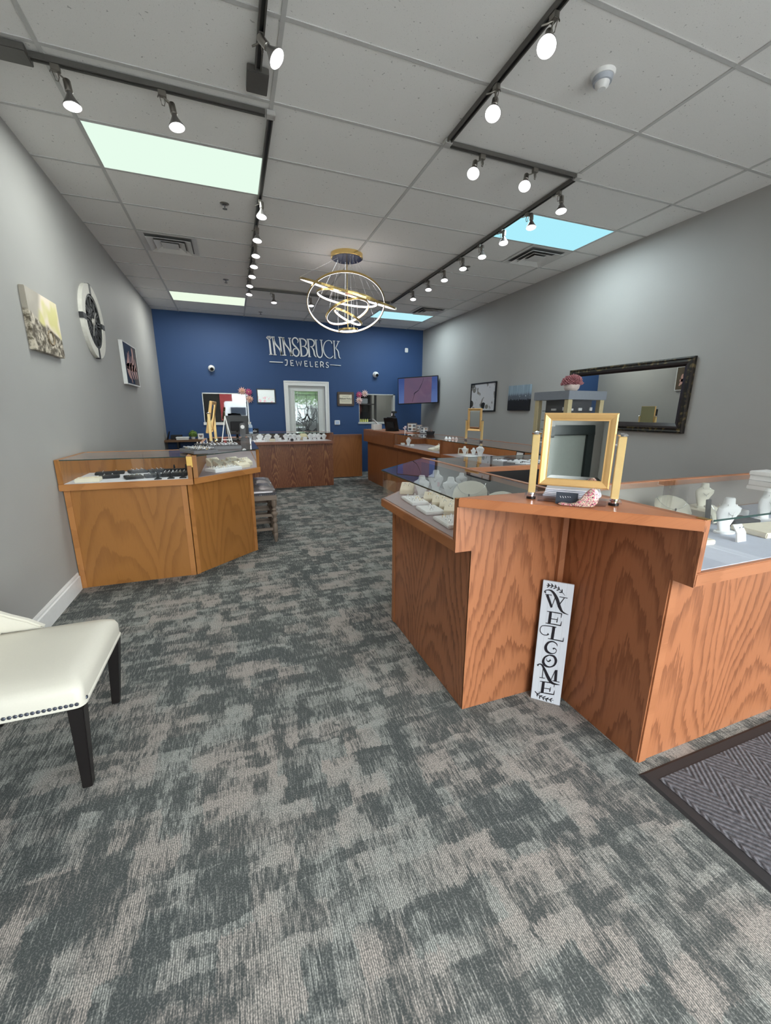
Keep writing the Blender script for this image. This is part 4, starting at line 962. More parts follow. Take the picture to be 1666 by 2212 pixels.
# end faces: full height veneer panels closing the overhang profile (seen beside the sign)
obj('end_profile', MB().prism([(-v, w) for v, w in ()] or [(2.922, 0.130), (3.503, 0.130), (3.503, 0.1365), (2.922, 0.1365)], ZB, 1.045), RED, ia)
obj('end_profile', MB().prism([(3.005, 0.130), (3.503, 0.130), (3.503, 0.1365), (3.005, 0.1365)], 0, ZB), RED, ia)
obj('end_profile', MB().prism([(3.538, -0.482), (3.5445, -0.482), (3.5445, 0.13), (3.538, 0.13)], ZB, 1.045), RED, ib)
obj('end_profile', MB().prism([(3.538, -0.40), (3.5445, -0.40), (3.5445, 0.13), (3.538, 0.13)], 0, ZB), RED, ib)
obj('corner_strip', MB().prism([(3.503, 0.112), (3.520, 0.095), (3.537, 0.112), (3.537, 0.129), (3.503, 0.129)], 0, 1.045), RED_X, ib)
obj('brass_corner', MB().box(2.925, 2.96, 0.140, 0.155, 1.0785, 1.0805), BRASS, ia)
obj('brass_corner', MB().box(3.548, 3.575, -0.478, -0.44, 1.0855, 1.0875), BRASS, ib)
ts = thing('corner_shelf', 'triangular red oak shelf bridging the two island counters above the welcome sign', 'shelf', (3.35, -0.02, 1.046))
obj('board', MB().prism([(2.924, 0.128), (3.536, -0.484), (3.536, 0.128)], 1.047, 1.088), TABLE, ts, bevel=0.003)

# ------------------------------------------------------------------ cream dining chair at the left wall
SEATF = M('cream_faux_leather', (0.64, 0.61, 0.53), 0.42, grain=0.03, gs=160)
LEGM = M('espresso_leg', (0.010, 0.008, 0.008), 0.35)
dc = thing('dining_chair', 'cream upholstered chair with nailhead trim and black legs by the left wall', 'chair', (1.12, 0.52, 0))
rings = []
def rrect(x0, x1, y0, y1, r, z, n=5):
    pts = []
    for cx, cy, a0 in ((x1 - r, y0 + r, -PI / 2), (x1 - r, y1 - r, 0), (x0 + r, y1 - r, PI / 2), (x0 + r, y0 + r, PI)):
        for k in range(n + 1):
            a = a0 + PI / 2 * k / n; pts.append(Vector((cx + r * math.cos(a), cy + r * math.sin(a), z)))
    return pts
for ins_, r_, z_ in ((0.004, 0.03, 0.372), (0.0, 0.03, 0.376), (0.0, 0.03, 0.384), (0.004, 0.03, 0.388), (0.003, 0.03, 0.435), (0.010, 0.035, 0.458), (0.030, 0.045, 0.472), (0.08, 0.06, 0.483), (0.16, 0.06, 0.488)):
    rings.append(rrect(0.86 + ins_, 1.445 - ins_, 0.235 + ins_, 0.795 - ins_, r_, z_))
obj('seat', MB().loft(rings), SEATF, dc, smooth=True)
bk = []
for (xx, zz, tx) in ((0.925, 0.478, 0.085), (0.885, 0.58, 0.09), (0.855, 0.72, 0.085), (0.84, 0.88, 0.08), (0.835, 1.0, 0.07)):
    bk.append([Vector((xx + dx * tx, yy, zz + dz * 0.02)) for dx, yy, dz in ((-1, 0.26, 0), (-0.6, 0.245, 0), (0.5, 0.245, 0), (0.9, 0.27, 0), (1, 0.52, 0), (0.9, 0.765, 0), (0.5, 0.785, 0), (-0.6, 0.785, 0), (-1, 0.77, 0))])
obj('backrest', MB().loft(bk), SEATF, dc, smooth=True)
wing = [(1.16, 0.474), (1.10, 0.520), (1.04, 0.552), (0.98, 0.590), (0.93, 0.66), (0.88, 0.80), (0.80, 0.80), (0.80, 0.474)]
for yy in (0.245, 0.755):
    obj('side_wing', MB().loft([[Vector((x_, yy + k, z_)) for x_, z_ in wing] for k in (0, 0.035)]), SEATF, dc, bevel=0.008, smooth=True)
for (bx, by, tx_, ty_) in ((1.392, 0.273, 1.412, 0.262), (1.372, 0.783, 1.412, 0.768), (0.90, 0.273, 0.90, 0.262), (0.90, 0.783, 0.90, 0.768)):
    obj('leg', MB().loft([[Vector((cx + sx * w, cy + sy * w, z)) for sx, sy in ((-1, -1), (1, -1), (1, 1), (-1, 1))] for cx, cy, w, z in ((bx, by, 0.017, 0.0), (tx_, ty_, 0.026, 0.373))]), LEGM, dc, bevel=0.003)
NAIL = M('nailhead_pewter', (0.10, 0.11, 0.14), 0.3, 0.8)
for k in range(32):
    xx = 1.420 - 0.0166 * k
    obj('nailhead', MB().lathe([(0.0072, 0), (0.0068, 0.002), (0.0045, 0.004), (0.0005, 0.0052)], 8, (xx, 0.2375, 0.391), Matrix.Rotation(PI / 2, 3, 'X')), NAIL, dc)
for k in range(1):
    obj('nailhead', MB().lathe([(0.0072, 0), (0.0068, 0.002), (0.0045, 0.004), (0.0005, 0.0052)], 8, (1.4425, 0.268 + 0.0205 * k, 0.394), Matrix.Rotation(PI / 2, 3, 'Y')), NAIL, dc)

# ------------------------------------------------------------------ entrance mat
def mat_pile():
    t = NT('mat_pile'); x, y, z = t.xyz(t.coord())
    n = t.noise(t.comb(x, y, 0), 70, 3, 0.7)
    cellx = t.math('FRACT', t.math('DIVIDE', x, 0.24)); fl = t.math('GREATER_THAN', cellx, 0.5)
    sgn = t.math('SUBTRACT', t.math('MULTIPLY', fl, 2.0), 1.0)
    u = t.math('ADD', t.math('MULTIPLY', t.math('MULTIPLY', x, 1.0), sgn), t.math('MULTIPLY', y, 0.75))
    w = t.math('SINE', t.math('MULTIPLY', u, 2 * PI / 0.024))
    k = t.math('ADD', t.math('MULTIPLY', t.sstep(w, -0.9, 0.3), 0.22), t.math('MULTIPLY', n, 1.05))
    t.bsdf(t.mix(t.sstep(k, 0.35, 1.1), (0.030, 0.031, 0.036), (0.185, 0.18, 0.20)), 0.95, bump=t.math('ADD', w, n), bstr=0.5, bdist=0.004); return t.m
RUBBER = M('mat_rubber', (0.022, 0.022, 0.024), 0.6)
mt_ = thing('entrance_mat', 'dark grey ribbed entrance mat with black rubber border on the carpet', 'mat', (4.4, -1.3, 0))
MX0, MX1, MY0, MY1 = 3.492, 5.3, -2.3, -0.447
fr_ = []
for (x_, y_, sx, sy) in ((MX0, MY0, 1, 1), (MX1, MY0, -1, 1), (MX1, MY1, -1, -1), (MX0, MY1, 1, -1), (MX0, MY0, 1, 1)):
    fr_.append([Vector((x_ + sx * i_, y_ + sy * i_, z_)) for i_, z_ in ((0, 0.0005), (0.012, 0.008), (0.05, 0.009), (0.05, 0.0005))])
obj('border', MB().loft(fr_, True, False), RUBBER, mt_)
obj('pile', MB().box(MX0 + 0.05, MX1 - 0.05, MY0 + 0.05, MY1 - 0.05, 0.0005, 0.011), mat_pile(), mt_)

# ------------------------------------------------------------------ welcome sign
ws = thing('welcome_sign', 'tall white plank sign reading WELCOME leaning in the counter corner', 'sign', (3.444, 0.041, 0))
WSW, WSH = 0.140, 0.645
ex = Vector((1, -1, 0)).normalized(); ez = Vector((0.045, 0.045, 1)).normalized(); en = ex.cross(ez).normalized()
if en.y > 0: en = -en
wsm = Matrix((ex, -en, ez)).transposed().to_4x4(); wsm.translation = Vector((-0.010, -0.010, 0.001))
def sign_board():
    t = NT('painted_plank'); x, y, z = t.xyz(t.coord())
    g_ = t.noise(t.comb(t.math('MULTIPLY', t.math('SUBTRACT', x, y), 60), t.math('MULTIPLY', z, 3), 0), 1, 3)
    pl = t.math('FRACT', t.math('MULTIPLY', t.math('SUBTRACT', x, y), 18))
    k = t.math('ADD', t.sstep(g_, 0.58, 0.75), t.math('LESS_THAN', pl, 0.03), clamp=True)
    t.bsdf(t.mix(k, (0.68, 0.72, 0.78), (0.54, 0.57, 0.62)), 0.5); return t.m
obj('board', MB().box(-WSW / 2, WSW / 2, 0, 0.012, 0, WSH).xf(wsm), sign_board(), ws, False, bevel=0.0015)
def to_ws(px, py, dp):
    s_, t_ = 0.5, 0.5
    for _ in range(6):
        xl = 295 - 123 * t_; xr = 693 - 148 * t_; s_ = (px - xl) / (xr - xl)
        yt = 378 + 77 * s_; yb = 1820 + 122 * s_; t_ = (py - yt) / (yb - yt)
    return wsm @ Vector(((s_ - 0.5) * WSW, -0.0004 - dp, (1 - t_) * WSH))
INK = M('sign_ink', (0.012, 0.010, 0.016), 0.5)
E_ = lambda dx, dy: [([(405 + dx, 757 + dy), (388 + dx, 902 + dy)], [34, 38]), ([(357 + dx, 748 + dy), (450 + dx, 766 + dy), (547 + dx, 788 + dy)], [7, 11, 11]), ([(545 + dx, 785 + dy), (538 + dx, 835 + dy)], [12, 5]),
     ([(400 + dx, 838 + dy), (492 + dx, 856 + dy)], [8, 8]), ([(497 + dx, 830 + dy), (485 + dx, 888 + dy)], [6, 14]), ([(343 + dx, 888 + dy), (440 + dx, 908 + dy), (538 + dx, 930 + dy)], [7, 11, 12]), ([(546 + dx, 878 + dy), (534 + dx, 932 + dy)], [5, 14])]
WL_ = [
 [([(335, 525), (318, 512), (340, 498), (385, 500), (430, 530), (480, 610), (520, 715), (560, 770), (628, 802)], [22, 14, 8, 14, 26, 38, 34, 18, 4]), ([(352, 552), (415, 705)], [32, 26]), ([(412, 705), (455, 595)], 8), ([(328, 545), (412, 560)], 8), ([(492, 700), (572, 600)], 11), ([(510, 583), (612, 605)], 8)],
 E_(0, 0),
 [([(385, 1022), (360, 1036), (310, 1025), (276, 985), (280, 940), (310, 920), (400, 930), (482, 947)], [26, 10, 8, 9, 9, 9, 10, 9]), ([(452, 940), (430, 1095)], [36, 38]), ([(378, 1078), (470, 1100), (570, 1124)], [7, 11, 12]), ([(577, 1078), (568, 1128)], [5, 14])],
 [([(500, 1180), (490, 1150), (440, 1120), (385, 1130), (352, 1180), (368, 1235), (425, 1268), (475, 1262), (490, 1230), (465, 1205), (445, 1210)], [4, 10, 14, 24, 36, 30, 14, 8, 8, 12, 22])],
 [([(400, 1285), (345, 1310), (325, 1365), (355, 1415), (410, 1435), (465, 1415), (487, 1360), (460, 1305), (400, 1285)], [12, 22, 32, 26, 14, 22, 32, 24, 12]), ([(368, 1325), (370, 1350), (395, 1365), (420, 1345)], [6, 7, 14, 22])],
 [([(252, 1408), (275, 1392), (310, 1405), (345, 1465), (395, 1570), (445, 1640), (540, 1670)], [24, 12, 18, 30, 38, 28, 4]), ([(328, 1440), (318, 1568)], 9), ([(282, 1560), (352, 1576)], 8), ([(495, 1478), (485, 1622)], [32, 36]), ([(430, 1600), (482, 1482)], 9), ([(448, 1610), (538, 1634)], 8)],
 E_(-68, 862)]
for sts in WL_:
    mb = MB()
    for st in sts: mb.stroke(st[0], st[1], to_ws, 0.0012)
    obj('letter', mb, INK, ws, False)
for pts, sg_ in (([(342, 440), (430, 455), (510, 500), (578, 572)], -1), ([(228, 1738), (290, 1800), (370, 1842), (466, 1866)], 1)):
    mb = MB(); mb.stroke(pts, [10, 6, 6, 4], to_ws, 0.0012)
    P_ = [Vector(p) for p in pts]
    for k in range(5):
        f = 0.15 + 0.17 * k; i_ = min(int(f * 3), 2); p = P_[i_].lerp(P_[i_ + 1], f * 3 - i_); d_ = (P_[i_ + 1] - P_[i_]).normalized() * (-1 if sg_ < 0 else 1)
        for q in (-1, 1):
            n_ = Vector((-d_.y, d_.x)) * q; mb.stroke([tuple(p), tuple(p + d_ * -12 * 0 + (d_ * -1 * -18 if sg_ > 0 else d_ * 18) + n_ * 14), tuple(p + (d_ * 32) + n_ * 26)], [3, 13, 4], to_ws, 0.0012)
    obj('leaf_sprig', mb, INK, ws, False)

# ------------------------------------------------------------------ swing mirrors
def swing_mirror(name, label, loc, rz, sc=1.0, group=None, tilt=0.0, lift=0.0):
    """local: mirror faces -Y, width along X"""
    t = thing(name, label, 'mirror', loc, rz, group)
    def z(v): return v * sc
    for sx in (-1, 1):
        x = sx * 0.155 * sc
        p = obj('post', MB().cbox((x, 0, z(0.145)), 0.028 * sc, 0.022 * sc, z(0.245)), PALEGOLD, t, False, bevel=0.002)
        obj('post_cap', MB().lathe([(0.001, 0), (0.018 * sc, 0), (0.020 * sc, 0.006 * sc), (0.012 * sc, 0.010 * sc), (0.001, 0.013 * sc)], 12, (x, 0, z(0.268))), CHROME, p, False)
        f = obj('foot', MB().lathe([(0.001, 0.0), (0.019 * sc, 0.0), (0.019 * sc, 0.008 * sc), (0.013 * sc, 0.009 * sc), (0.001, 0.0095 * sc)], 14, (x, -0.005, 0.0)), BLACK, t, False)
        obj('foot_clamp', MB().lathe([(0.001, 0.0095 * sc), (0.013 * sc, 0.0095 * sc), (0.013 * sc, 0.018 * sc), (0.017 * sc, 0.020 * sc), (0.017 * sc, 0.027 * sc), (0.001, 0.028 * sc)], 14, (x, -0.005, 0.0)), CHROME, f, False)
        obj('pivot', MB().tube([(x, 0, z(0.235)), (x - sx * 0.035 * sc, 0, z(0.235))], 0.004 * sc, 8), CHROME, t, False)
    obj('base_bar', MB().box(-0.18 * sc, 0.18 * sc, -0.035 * sc, 0.025 * sc, 0.0105 * sc, 0.0185 * sc), ACRYLIC, t, False)
    fm = Matrix.Translation((0, 0, z(0.207 + lift))) @ Matrix.Rotation(tilt, 4, 'X')
    w, h = 0.132 * sc, 0.147 * sc
    rings = []
    prof = [(0, 0.012), (0, -0.006), (0.006, -0.012), (0.018, -0.008), (0.026, -0.004), (0.030, -0.004), (0.030, 0.012)]
    for (x_, z_, sx, sz) in ((-w, -h, 1, 1), (w, -h, -1, 1), (w, h, -1, -1), (-w, h, 1, -1), (-w, -h, 1, 1)):
        rings.append([fm @ Vector((x_ + sx * i_ * sc, d_ * sc, z_ + sz * i_ * sc)) for i_, d_ in prof])
    fo = obj('frame', MB().loft(rings, True, False), GOLDFRAME, t, False)
    iw, ih, b = w - 0.030 * sc, h - 0.030 * sc, 0.014 * sc
    g_ = MB(); O_ = [(-iw, -ih), (iw, -ih), (iw, ih), (-iw, ih)]; I_ = [(-iw + b, -ih + b), (iw - b, -ih + b), (iw - b, ih - b), (-iw + b, ih - b)]
    vs = [fm @ Vector((x_, 0.001, z_)) for x_, z_ in O_] + [fm @ Vector((x_, -0.0001, z_)) for x_, z_ in I_] + [fm @ Vector((x_, 0.004, z_)) for x_, z_ in O_]
    g_.add(vs, [(0, 1, 5, 4), (1, 2, 6, 5), (2, 3, 7, 6), (3, 0, 4, 7), (4, 5, 6, 7), (11, 10, 9, 8), (0, 8, 9, 1), (1, 9, 10, 2), (2, 10, 11, 3), (3, 11, 8, 0)])
    obj('mirror_glass', g_, MIRROR, t, False)
    obj('backing', MB().box(-w + 0.004, w - 0.004, 0.0125 * sc, 0.016 * sc, -h + 0.004, h - 0.004).xf(fm), M('mirror_backing', (0.33, 0.29, 0.15), 0.6), t, False)
    return t
SMG = 'gold swing mirrors'
swing_mirror('swing_mirror', 'large gold framed swing mirror on the triangular corner shelf above the welcome sign', (3.325, -0.09, 1.089), -PI / 4, 1.0, None, 0.0)
swing_mirror('swing_mirror', 'smaller gold swing mirror standing on the long right counter below the jewellery photo', (4.975, 3.262, 1.079), -1.42, 0.97, None, 0.02, 0.072)
# under the mirror: acrylic holder, folded papers, card, sequin pouch
D45 = Vector((1, -1, 0)).normalized(); N45 = Vector((-1, -1, 0)).normalized()
def m45(c, dz=0): 
    mm = Matrix((D45, -N45, Vector((0, 0, 1)))).transposed().to_4x4(); mm.translation = Vector(c); return mm
pp = thing('paper_stack', 'pile of folded white papers under the large gold mirror', 'paper', (3.325, -0.09, 1.11))
PAPER = M('white_paper', (0.72, 0.73, 0.80), 0.6)
for k in range(5):
    mb = MB().obox(Matrix.Rotation(0.03 * (k % 3 - 1), 4, 'Z'), 0.20 - 0.006 * (k % 2), 0.11, 0.0045)
    mb.xf(m45((3.34 + 0.003 * k, -0.065, 1.1105 + 0.0065 * k))); obj('sheet', mb, PAPER, pp, bevel=0.001)
obj('roll', MB().tube([m45((3.34, -0.065, 1.128)) @ Vector((0.104, y_, 0)) for y_ in (-0.06, 0.06)], 0.011, 12), PAPER, pp)
ad = thing('acrylic_stand', 'low clear acrylic stand between the feet of the large gold mirror', 'stand', (3.30, -0.115, 1.089))
obj('front_plate', MB().box(-0.125, 0.125, -0.001, 0.002, 0.001, 0.030).xf(m45((3.285, -0.13, 1.0885))), ACRYLIC, ad)
obj('base_plate', MB().box(-0.125, 0.125, 0.0025, 0.03, 0.001, 0.004).xf(m45((3.285, -0.13, 1.0885))), ACRYLIC, ad)
cdp = thing('business_card', 'small dark blue card with silver writing propped under the large mirror', 'card', (3.265, -0.125, 1.089))
cm_ = m45((3.262, -0.131, 1.0895)) @ Matrix.Rotation(-0.12, 4, 'X')
obj('card', MB().box(-0.040, 0.040, -0.0006, 0.0006, 0, 0.046).xf(cm_), M('slate_card', (0.035, 0.045, 0.065), 0.5), cdp)
mk = MB()
for x_, z_, l_ in ((-0.025, 0.028, 0.007), (-0.016, 0.028, 0.007), (-0.007, 0.029, 0.006), (0.002, 0.030, 0.003), (0.010, 0.030, 0.003)):
    mk.stroke([(x_, z_ + l_ / 2), (x_ + 0.004, z_ - l_ / 2)], 0.002, lambda a, b, c_: cm_ @ Vector((a, -0.0007 - c_, b)), 0.0004)
obj('writing', mk, M('silver_ink', (0.75, 0.75, 0.78), 0.4), cdp)
def sequin():
    t = NT('sequin_fabric'); v = t.n('ShaderNodeTexVoronoi', feature='F1'); t.put(v, 'Vector', t.coord()); t.put(v, 'Scale', 330.0)
    c_ = t.xyz(v.outputs['Color'])
    k = t.mix(t.sstep(c_[0], 0.25, 0.45), (0.12, 0.03, 0.06), (0.74, 0.50, 0.44)); k = t.mix(t.math('GREATER_THAN', c_[1], 0.80), k, (0.80, 0.78, 0.55)); k = t.mix(t.math('GREATER_THAN', c_[2], 0.86), k, (0.72, 0.12, 0.24))
    t.bsdf(k, 0.3, 0.15); return t.m
po = thing('sequin_pouch', 'pink sequined pouch slumped beside the small dark card', 'pouch', (3.30, -0.16, 1.089))
prof = [(-0.062, 0.003), (-0.05, 0.011), (-0.02, 0.008), (0.002, 0.014), (0.018, 0.032), (0.032, 0.054), (0.048, 0.072), (0.062, 0.076), (0.075, 0.066), (0.080, 0.045), (0.078, 0.02), (0.066, 0.004), (0.03, 0.001), (0.0, 0.001), (-0.04, 0.001)]
pm_ = m45((3.262, -0.147, 1.0888)) @ Matrix.Translation((0.02, 0, 0))
obj('fabric', MB().loft([[pm_ @ Vector((x_ * s_ + 0.01 * (1 - s_), d_, max(z_ * s_, 0.0005) + 0.0002)) for x_, z_ in prof] for d_, s_ in ((-0.016, 0.90), (-0.010, 1.0), (0.004, 1.0), (0.008, 0.92))]), sequin(), po, bevel=0.002, smooth=True)

# ------------------------------------------------------------------ bar stools
STW = M('grey_washed_wood', (0.215, 0.165, 0.125), 0.55, grain=0.15, gs=20); STL = M('pewter_leather', (0.20, 0.18, 0.18), 0.26, 0.35); STG = M('charcoal_leather', (0.035, 0.036, 0.045), 0.4)
def make_stool(label):
    t = thing('counter_stool', label, 'stool', (0, 0, 0), 0, 'turned-leg counter stools')
    obj('seat_frame', MB().box(-0.19, 0.19, -0.19, 0.19, 0.49, 0.545), STW, t, False, bevel=0.006)
    obj('seat_band', MB().box(-0.188, 0.188, -0.188, 0.188, 0.5455, 0.575), STG, t, False, bevel=0.006)
    rg = []
    for ins_, z_ in ((0.0, 0.5755), (0.002, 0.60), (0.02, 0.622), (0.06, 0.638), (0.12, 0.645)):
        rg.append(rrect(-0.185 + ins_, 0.185 - ins_, -0.185 + ins_, 0.185 - ins_, 0.04, z_))
    obj('cushion', MB().loft(rg), STL, t, False, smooth=True)
    for k in range(18):
        obj('stud', MB().ball((-0.178 + 0.021 * k, -0.190, 0.553), 0.004, 6), SILVER, t, False)
    pr_ = [(0.013, 0), (0.021, 0.035), (0.027, 0.07), (0.028, 0.095), (0.019, 0.108), (0.027, 0.125), (0.028, 0.20), (0.016, 0.222), (0.030, 0.25), (0.029, 0.262), (0.018, 0.283), (0.022, 0.30), (0.037, 0.325), (0.036, 0.338), (0.019, 0.358), (0.029, 0.378), (0.017, 0.40), (0.031, 0.43), (0.031, 0.489)]
    for sx in (-1, 1):
        for sy in (-1, 1): obj('leg', MB().lathe(pr_, 16, (sx * 0.158, sy * 0.158, 0)), STW, t, False, smooth=True)
    for z_ in (0.14, 0.30):
        for s_ in (-1, 1):
            obj('stretcher', MB().box(-0.142, 0.142, s_ * 0.158 - 0.009, s_ * 0.158 + 0.009, z_, z_ + 0.03), STW, t, False)
            obj('stretcher', MB().box(s_ * 0.158 - 0.009, s_ * 0.158 + 0.009, -0.142, 0.142, z_ + 0.04, z_ + 0.07), STW, t, False)
    return t
st = make_stool('nearer leather stool with turned legs tucked beside the corner counter'); st.location = (2.245, 3.36, 0)
dup(st, (2.245, 3.80, 0), 0.0, 'farther leather stool, seat just showing behind the first stool')

# ------------------------------------------------------------------ jewellery display builders (local origin = foot)
RINGM = SILVER
def bust(label, loc, h, rz=0.0, mat=None, group='white necklace busts', pend=True, wide=1.15):
    t = thing('necklace_bust', label, 'jewelry display', loc, rz, group)
    prof = [(0.0, .24, .20, 0), (.045, .24, .20, 0), (.06, .14, .11, .02), (.20, .16, .08, .05), (.42, .24, .09, .03), (.60, .31, .11, -.01), (.72, .30, .12, -.03), (.78, .20, .12, -.01), (.83, .14, .11, .02), (.97, .12, .10, .02), (1.0, .10, .08, .02)]
    obj('stand', MB().loft([[Vector((rx * wide * h * math.cos(2 * PI * k / 20), (yo + ry * math.sin(2 * PI * k / 20)) * h, z_ * h)) for k in range(20)] for z_, rx, ry, yo in prof]), mat or JWHITE, t, False, smooth=True)
    ch_ = [Vector(((.15 - .02 * abs(k) / 4) * h * math.sin(k / 6 * PI / 2) * 1.1, (-.09 - .05 * (1 - abs(k) / 6)) * h, (.83 - .30 * math.cos(k / 6 * PI / 2)) * h)) for k in range(-6, 7)]
    c_ = obj('necklace', MB().tube(ch_, max(0.0011, .006 * h), 5), SILVER, t, False)
    if pend: obj('pendant', MB().ball((0, -.155 * h, .50 * h), .022 * h, 6, 1.5), SILVER, c_, False)
    return t
def tray(label, loc, sx, sy, h, rz, mat, group, tilt=0.0):
    t = thing('ring_tray', label, 'jewelry tray', loc, rz, group)
    m_ = Matrix.Rotation(tilt, 4, 'X')
    obj('pad', MB().box(-sx / 2, sx / 2, -sy / 2, sy / 2, 0.0, h).xf(m_), mat, t, False, bevel=min(0.004, h * 0.25))
    return t
ring_proto = {}
def rings_on(label, group, loc, rz, nx, ny, sx, sy, z, jit=0.15, gold=0.0, size=0.0075, skip=0.0, tilt=0.0):
    """each ring / stud is a thing of its own"""
    for i in range(nx):
        for j in range(ny):
            if random.random() < skip: continue
            kind = 'gold' if random.random() < gold else 'silver'
            x_ = ((i + 0.5) / nx - 0.5) * sx + random.uniform(-1, 1) * jit * sx / nx; y_ = ((j + 0.5) / ny - 0.5) * sy + random.uniform(-1, 1) * jit * sy / ny
            p = Matrix.Rotation(rz, 3, 'Z') @ (Matrix.Rotation(tilt, 3, 'X') @ Vector((x_, y_, z)))
            key = (kind, size)
            if key not in ring_proto:
                mb = MB().tube([(size * math.cos(a), 0, size * 0.75 + size * math.sin(a)) for a in [2 * PI * q / 12 for q in range(12)]], size * 0.17, 5, True)
                o = obj('ring', mb, SILVER if kind == 'silver' else GOLDM, None, False)
                st_ = obj('stone', MB().lathe([(size * .1, 0), (size * .5, size * .5), (size * .35, size * .75), (size * .1, size * .78)], 6, (0, 0, size * 1.6)), M('stone_white', (0.85, 0.87, 0.9), 0.08), o, False)
                ring_proto[key] = o; c = o
            else: c = dup(ring_proto[key])
            c.location = Vector(loc) + p; c.rotation_euler = (0, 0, rz + random.uniform(-0.4, 0.4))
            tag(c, label, 'ring', group)
def ramp(label, loc, w, d, h, rz, mat, group):
    t = thing('ring_ramp', label, 'jewelry display', loc, rz, group)
    pr_ = [(-d / 2, 0), (d / 2, 0), (d / 2, h), (d / 2 - 0.012, h), (-d / 2, h * 0.45)]
    obj('wedge', MB().loft([[Vector((x_, y_, z_)) for y_, z_ in pr_] for x_ in (-w / 2, w / 2)]), mat, t, False, bevel=0.003)
    return t
def oval_pad(label, loc, w, h, rz, lean, mat, group=None):
    t = thing('necklace_pad', label, 'jewelry display', loc, rz, group)
    m_ = Matrix.Rotation(-lean, 4, 'X')
    rg = []
    for z_, k in ((0, 0.55), (0.08, 0.78), (0.3, 1.0), (0.6, 0.98), (0.85, 0.80), (0.97, 0.5), (1.0, 0.3)):
        rg.append([m_ @ Vector((w / 2 * k * math.cos(a), 0.012 * math.sin(a) - 0.02 * math.sin(z_ * PI), z_ * h)) for a in [2 * PI * q / 16 for q in range(16)]])
    obj('pad', MB().loft(rg), mat, t, False, smooth=True)
    cc_ = [m_ @ Vector((w * .42 * math.sin(k / 6 * PI / 2), -0.036, h * (0.86 - 0.5 * math.cos(k / 6 * PI / 2)))) for k in range(-6, 7)]
    n_ = obj('necklace', MB().tube(cc_, 0.0012, 5), SILVER, t, False)
    obj('pendant', MB().ball(tuple(m_ @ Vector((0, -0.039, h * 0.33))), 0.005, 6, 1.8), BLACK, n_, False)
    return t
def finger(label, loc, mat, group, h=0.05):
    t = thing('ring_stand', label, 'jewelry display', loc, 0, group)
    obj('foot', MB().loft([[Vector((sx * w, sy * w * .6, z_)) for sx, sy in ((-1, -1), (1, -1), (1, 1), (-1, 1))] for w, z_ in ((0.026, 0), (0.026, 0.005), (0.010, 0.014))]), mat, t, False)
    obj('cone', MB().lathe([(0.009, 0.014), (0.008, h * 0.7), (0.004, h), (0.0005, h)], 12), mat, t, False, smooth=True)
    return t

Z0 = ZD + 0.0035
# --- left counter: black trays
BT = 'black ring trays in the left counter'
tray('cream square tray at the wall end of the left counter', (0.925, 2.475, Z0), 0.165, 0.115, 0.030, 0.05, CREAM, None)
rings_on('tiny gold earring pair on the cream tray in the left counter', 'earrings on the cream tray', (0.925, 2.475, Z0 + 0.028), 0.05, 5, 3, 0.12, 0.08, 0.0, 0.1, 0.9, 0.004)
for lb, x_, y_, w_, d_, n_, rz in (('dark tray behind the cream square tray in the left counter', 1.03, 2.63, 0.15, 0.10, 4, 0.2), ('black tray left of centre at the front of the left counter', 1.225, 2.545, 0.13, 0.14, 9, 0.35), ('charcoal tray with clear-stone rings at the centre of the left counter', 1.365, 2.58, 0.13, 0.13, 8, 0.3),
      ('black tray at the back left of the left counter', 0.98, 2.87, 0.22, 0.10, 4, 0.15), ('charcoal tray at the back middle of the left counter', 1.19, 2.90, 0.14, 0.14, 9, 0.4), ('charcoal tray at the back right of the left counter', 1.35, 2.89, 0.14, 0.14, 9, 0.3)):
    mt = CHAR if 'charcoal' in lb else MATBLACK
    tray(lb, (x_, y_, Z0), w_, d_, 0.022, rz, mt, BT); g_ = lb.replace(' in the left counter', '').replace(' of the left counter', '')
    rings_on('silver ring on the ' + lb.replace(' in the left counter', '').replace(' of the left counter', '') + ', left counter', 'rings on the ' + g_, (x_, y_, Z0 + 0.020), rz, max(2, n_ // 3), 3 if n_ > 5 else 1, w_ * 0.8, d_ * 0.75, 0.0, 0.1, 0.1, 0.0065)
tray('large black ring tray at the right end of the left counter', (1.53, 2.60, Z0), 0.20, 0.15, 0.030, 0.05, MATBLACK, BT)
rings_on('ring on the large black tray at the right end of the left counter', 'rings on the large black tray', (1.53, 2.60, Z0 + 0.028), 0.05, 6, 4, 0.18, 0.13, 0.0, 0.1, 0.1, 0.0065)
tray('long black riser behind the large black ring tray', (1.53, 2.80, Z0), 0.22, 0.06, 0.035, 0, MATBLACK, None)
for lb, x_, y_, z_ in (('black ring stand in front of the charcoal tray, left counter', 1.425, 2.42, Z0), ('left black ring stand in front of the large black tray', 1.52, 2.43, Z0), ('right black ring stand in front of the large black tray', 1.61, 2.43, Z0), ('left black ring stand at the back of the left counter', 1.49, 2.93, Z0), ('right black ring stand at the back of the left counter', 1.59, 2.93, Z0)):
    finger(lb, (x_, y_, z_), MATBLACK, 'black ring stands', 0.058)
    o_ = dup(ring_proto[('silver', 0.0065)]); o_.location = (x_, y_, z_ + 0.040); tag(o_, 'ring on the ' + lb, 'ring')
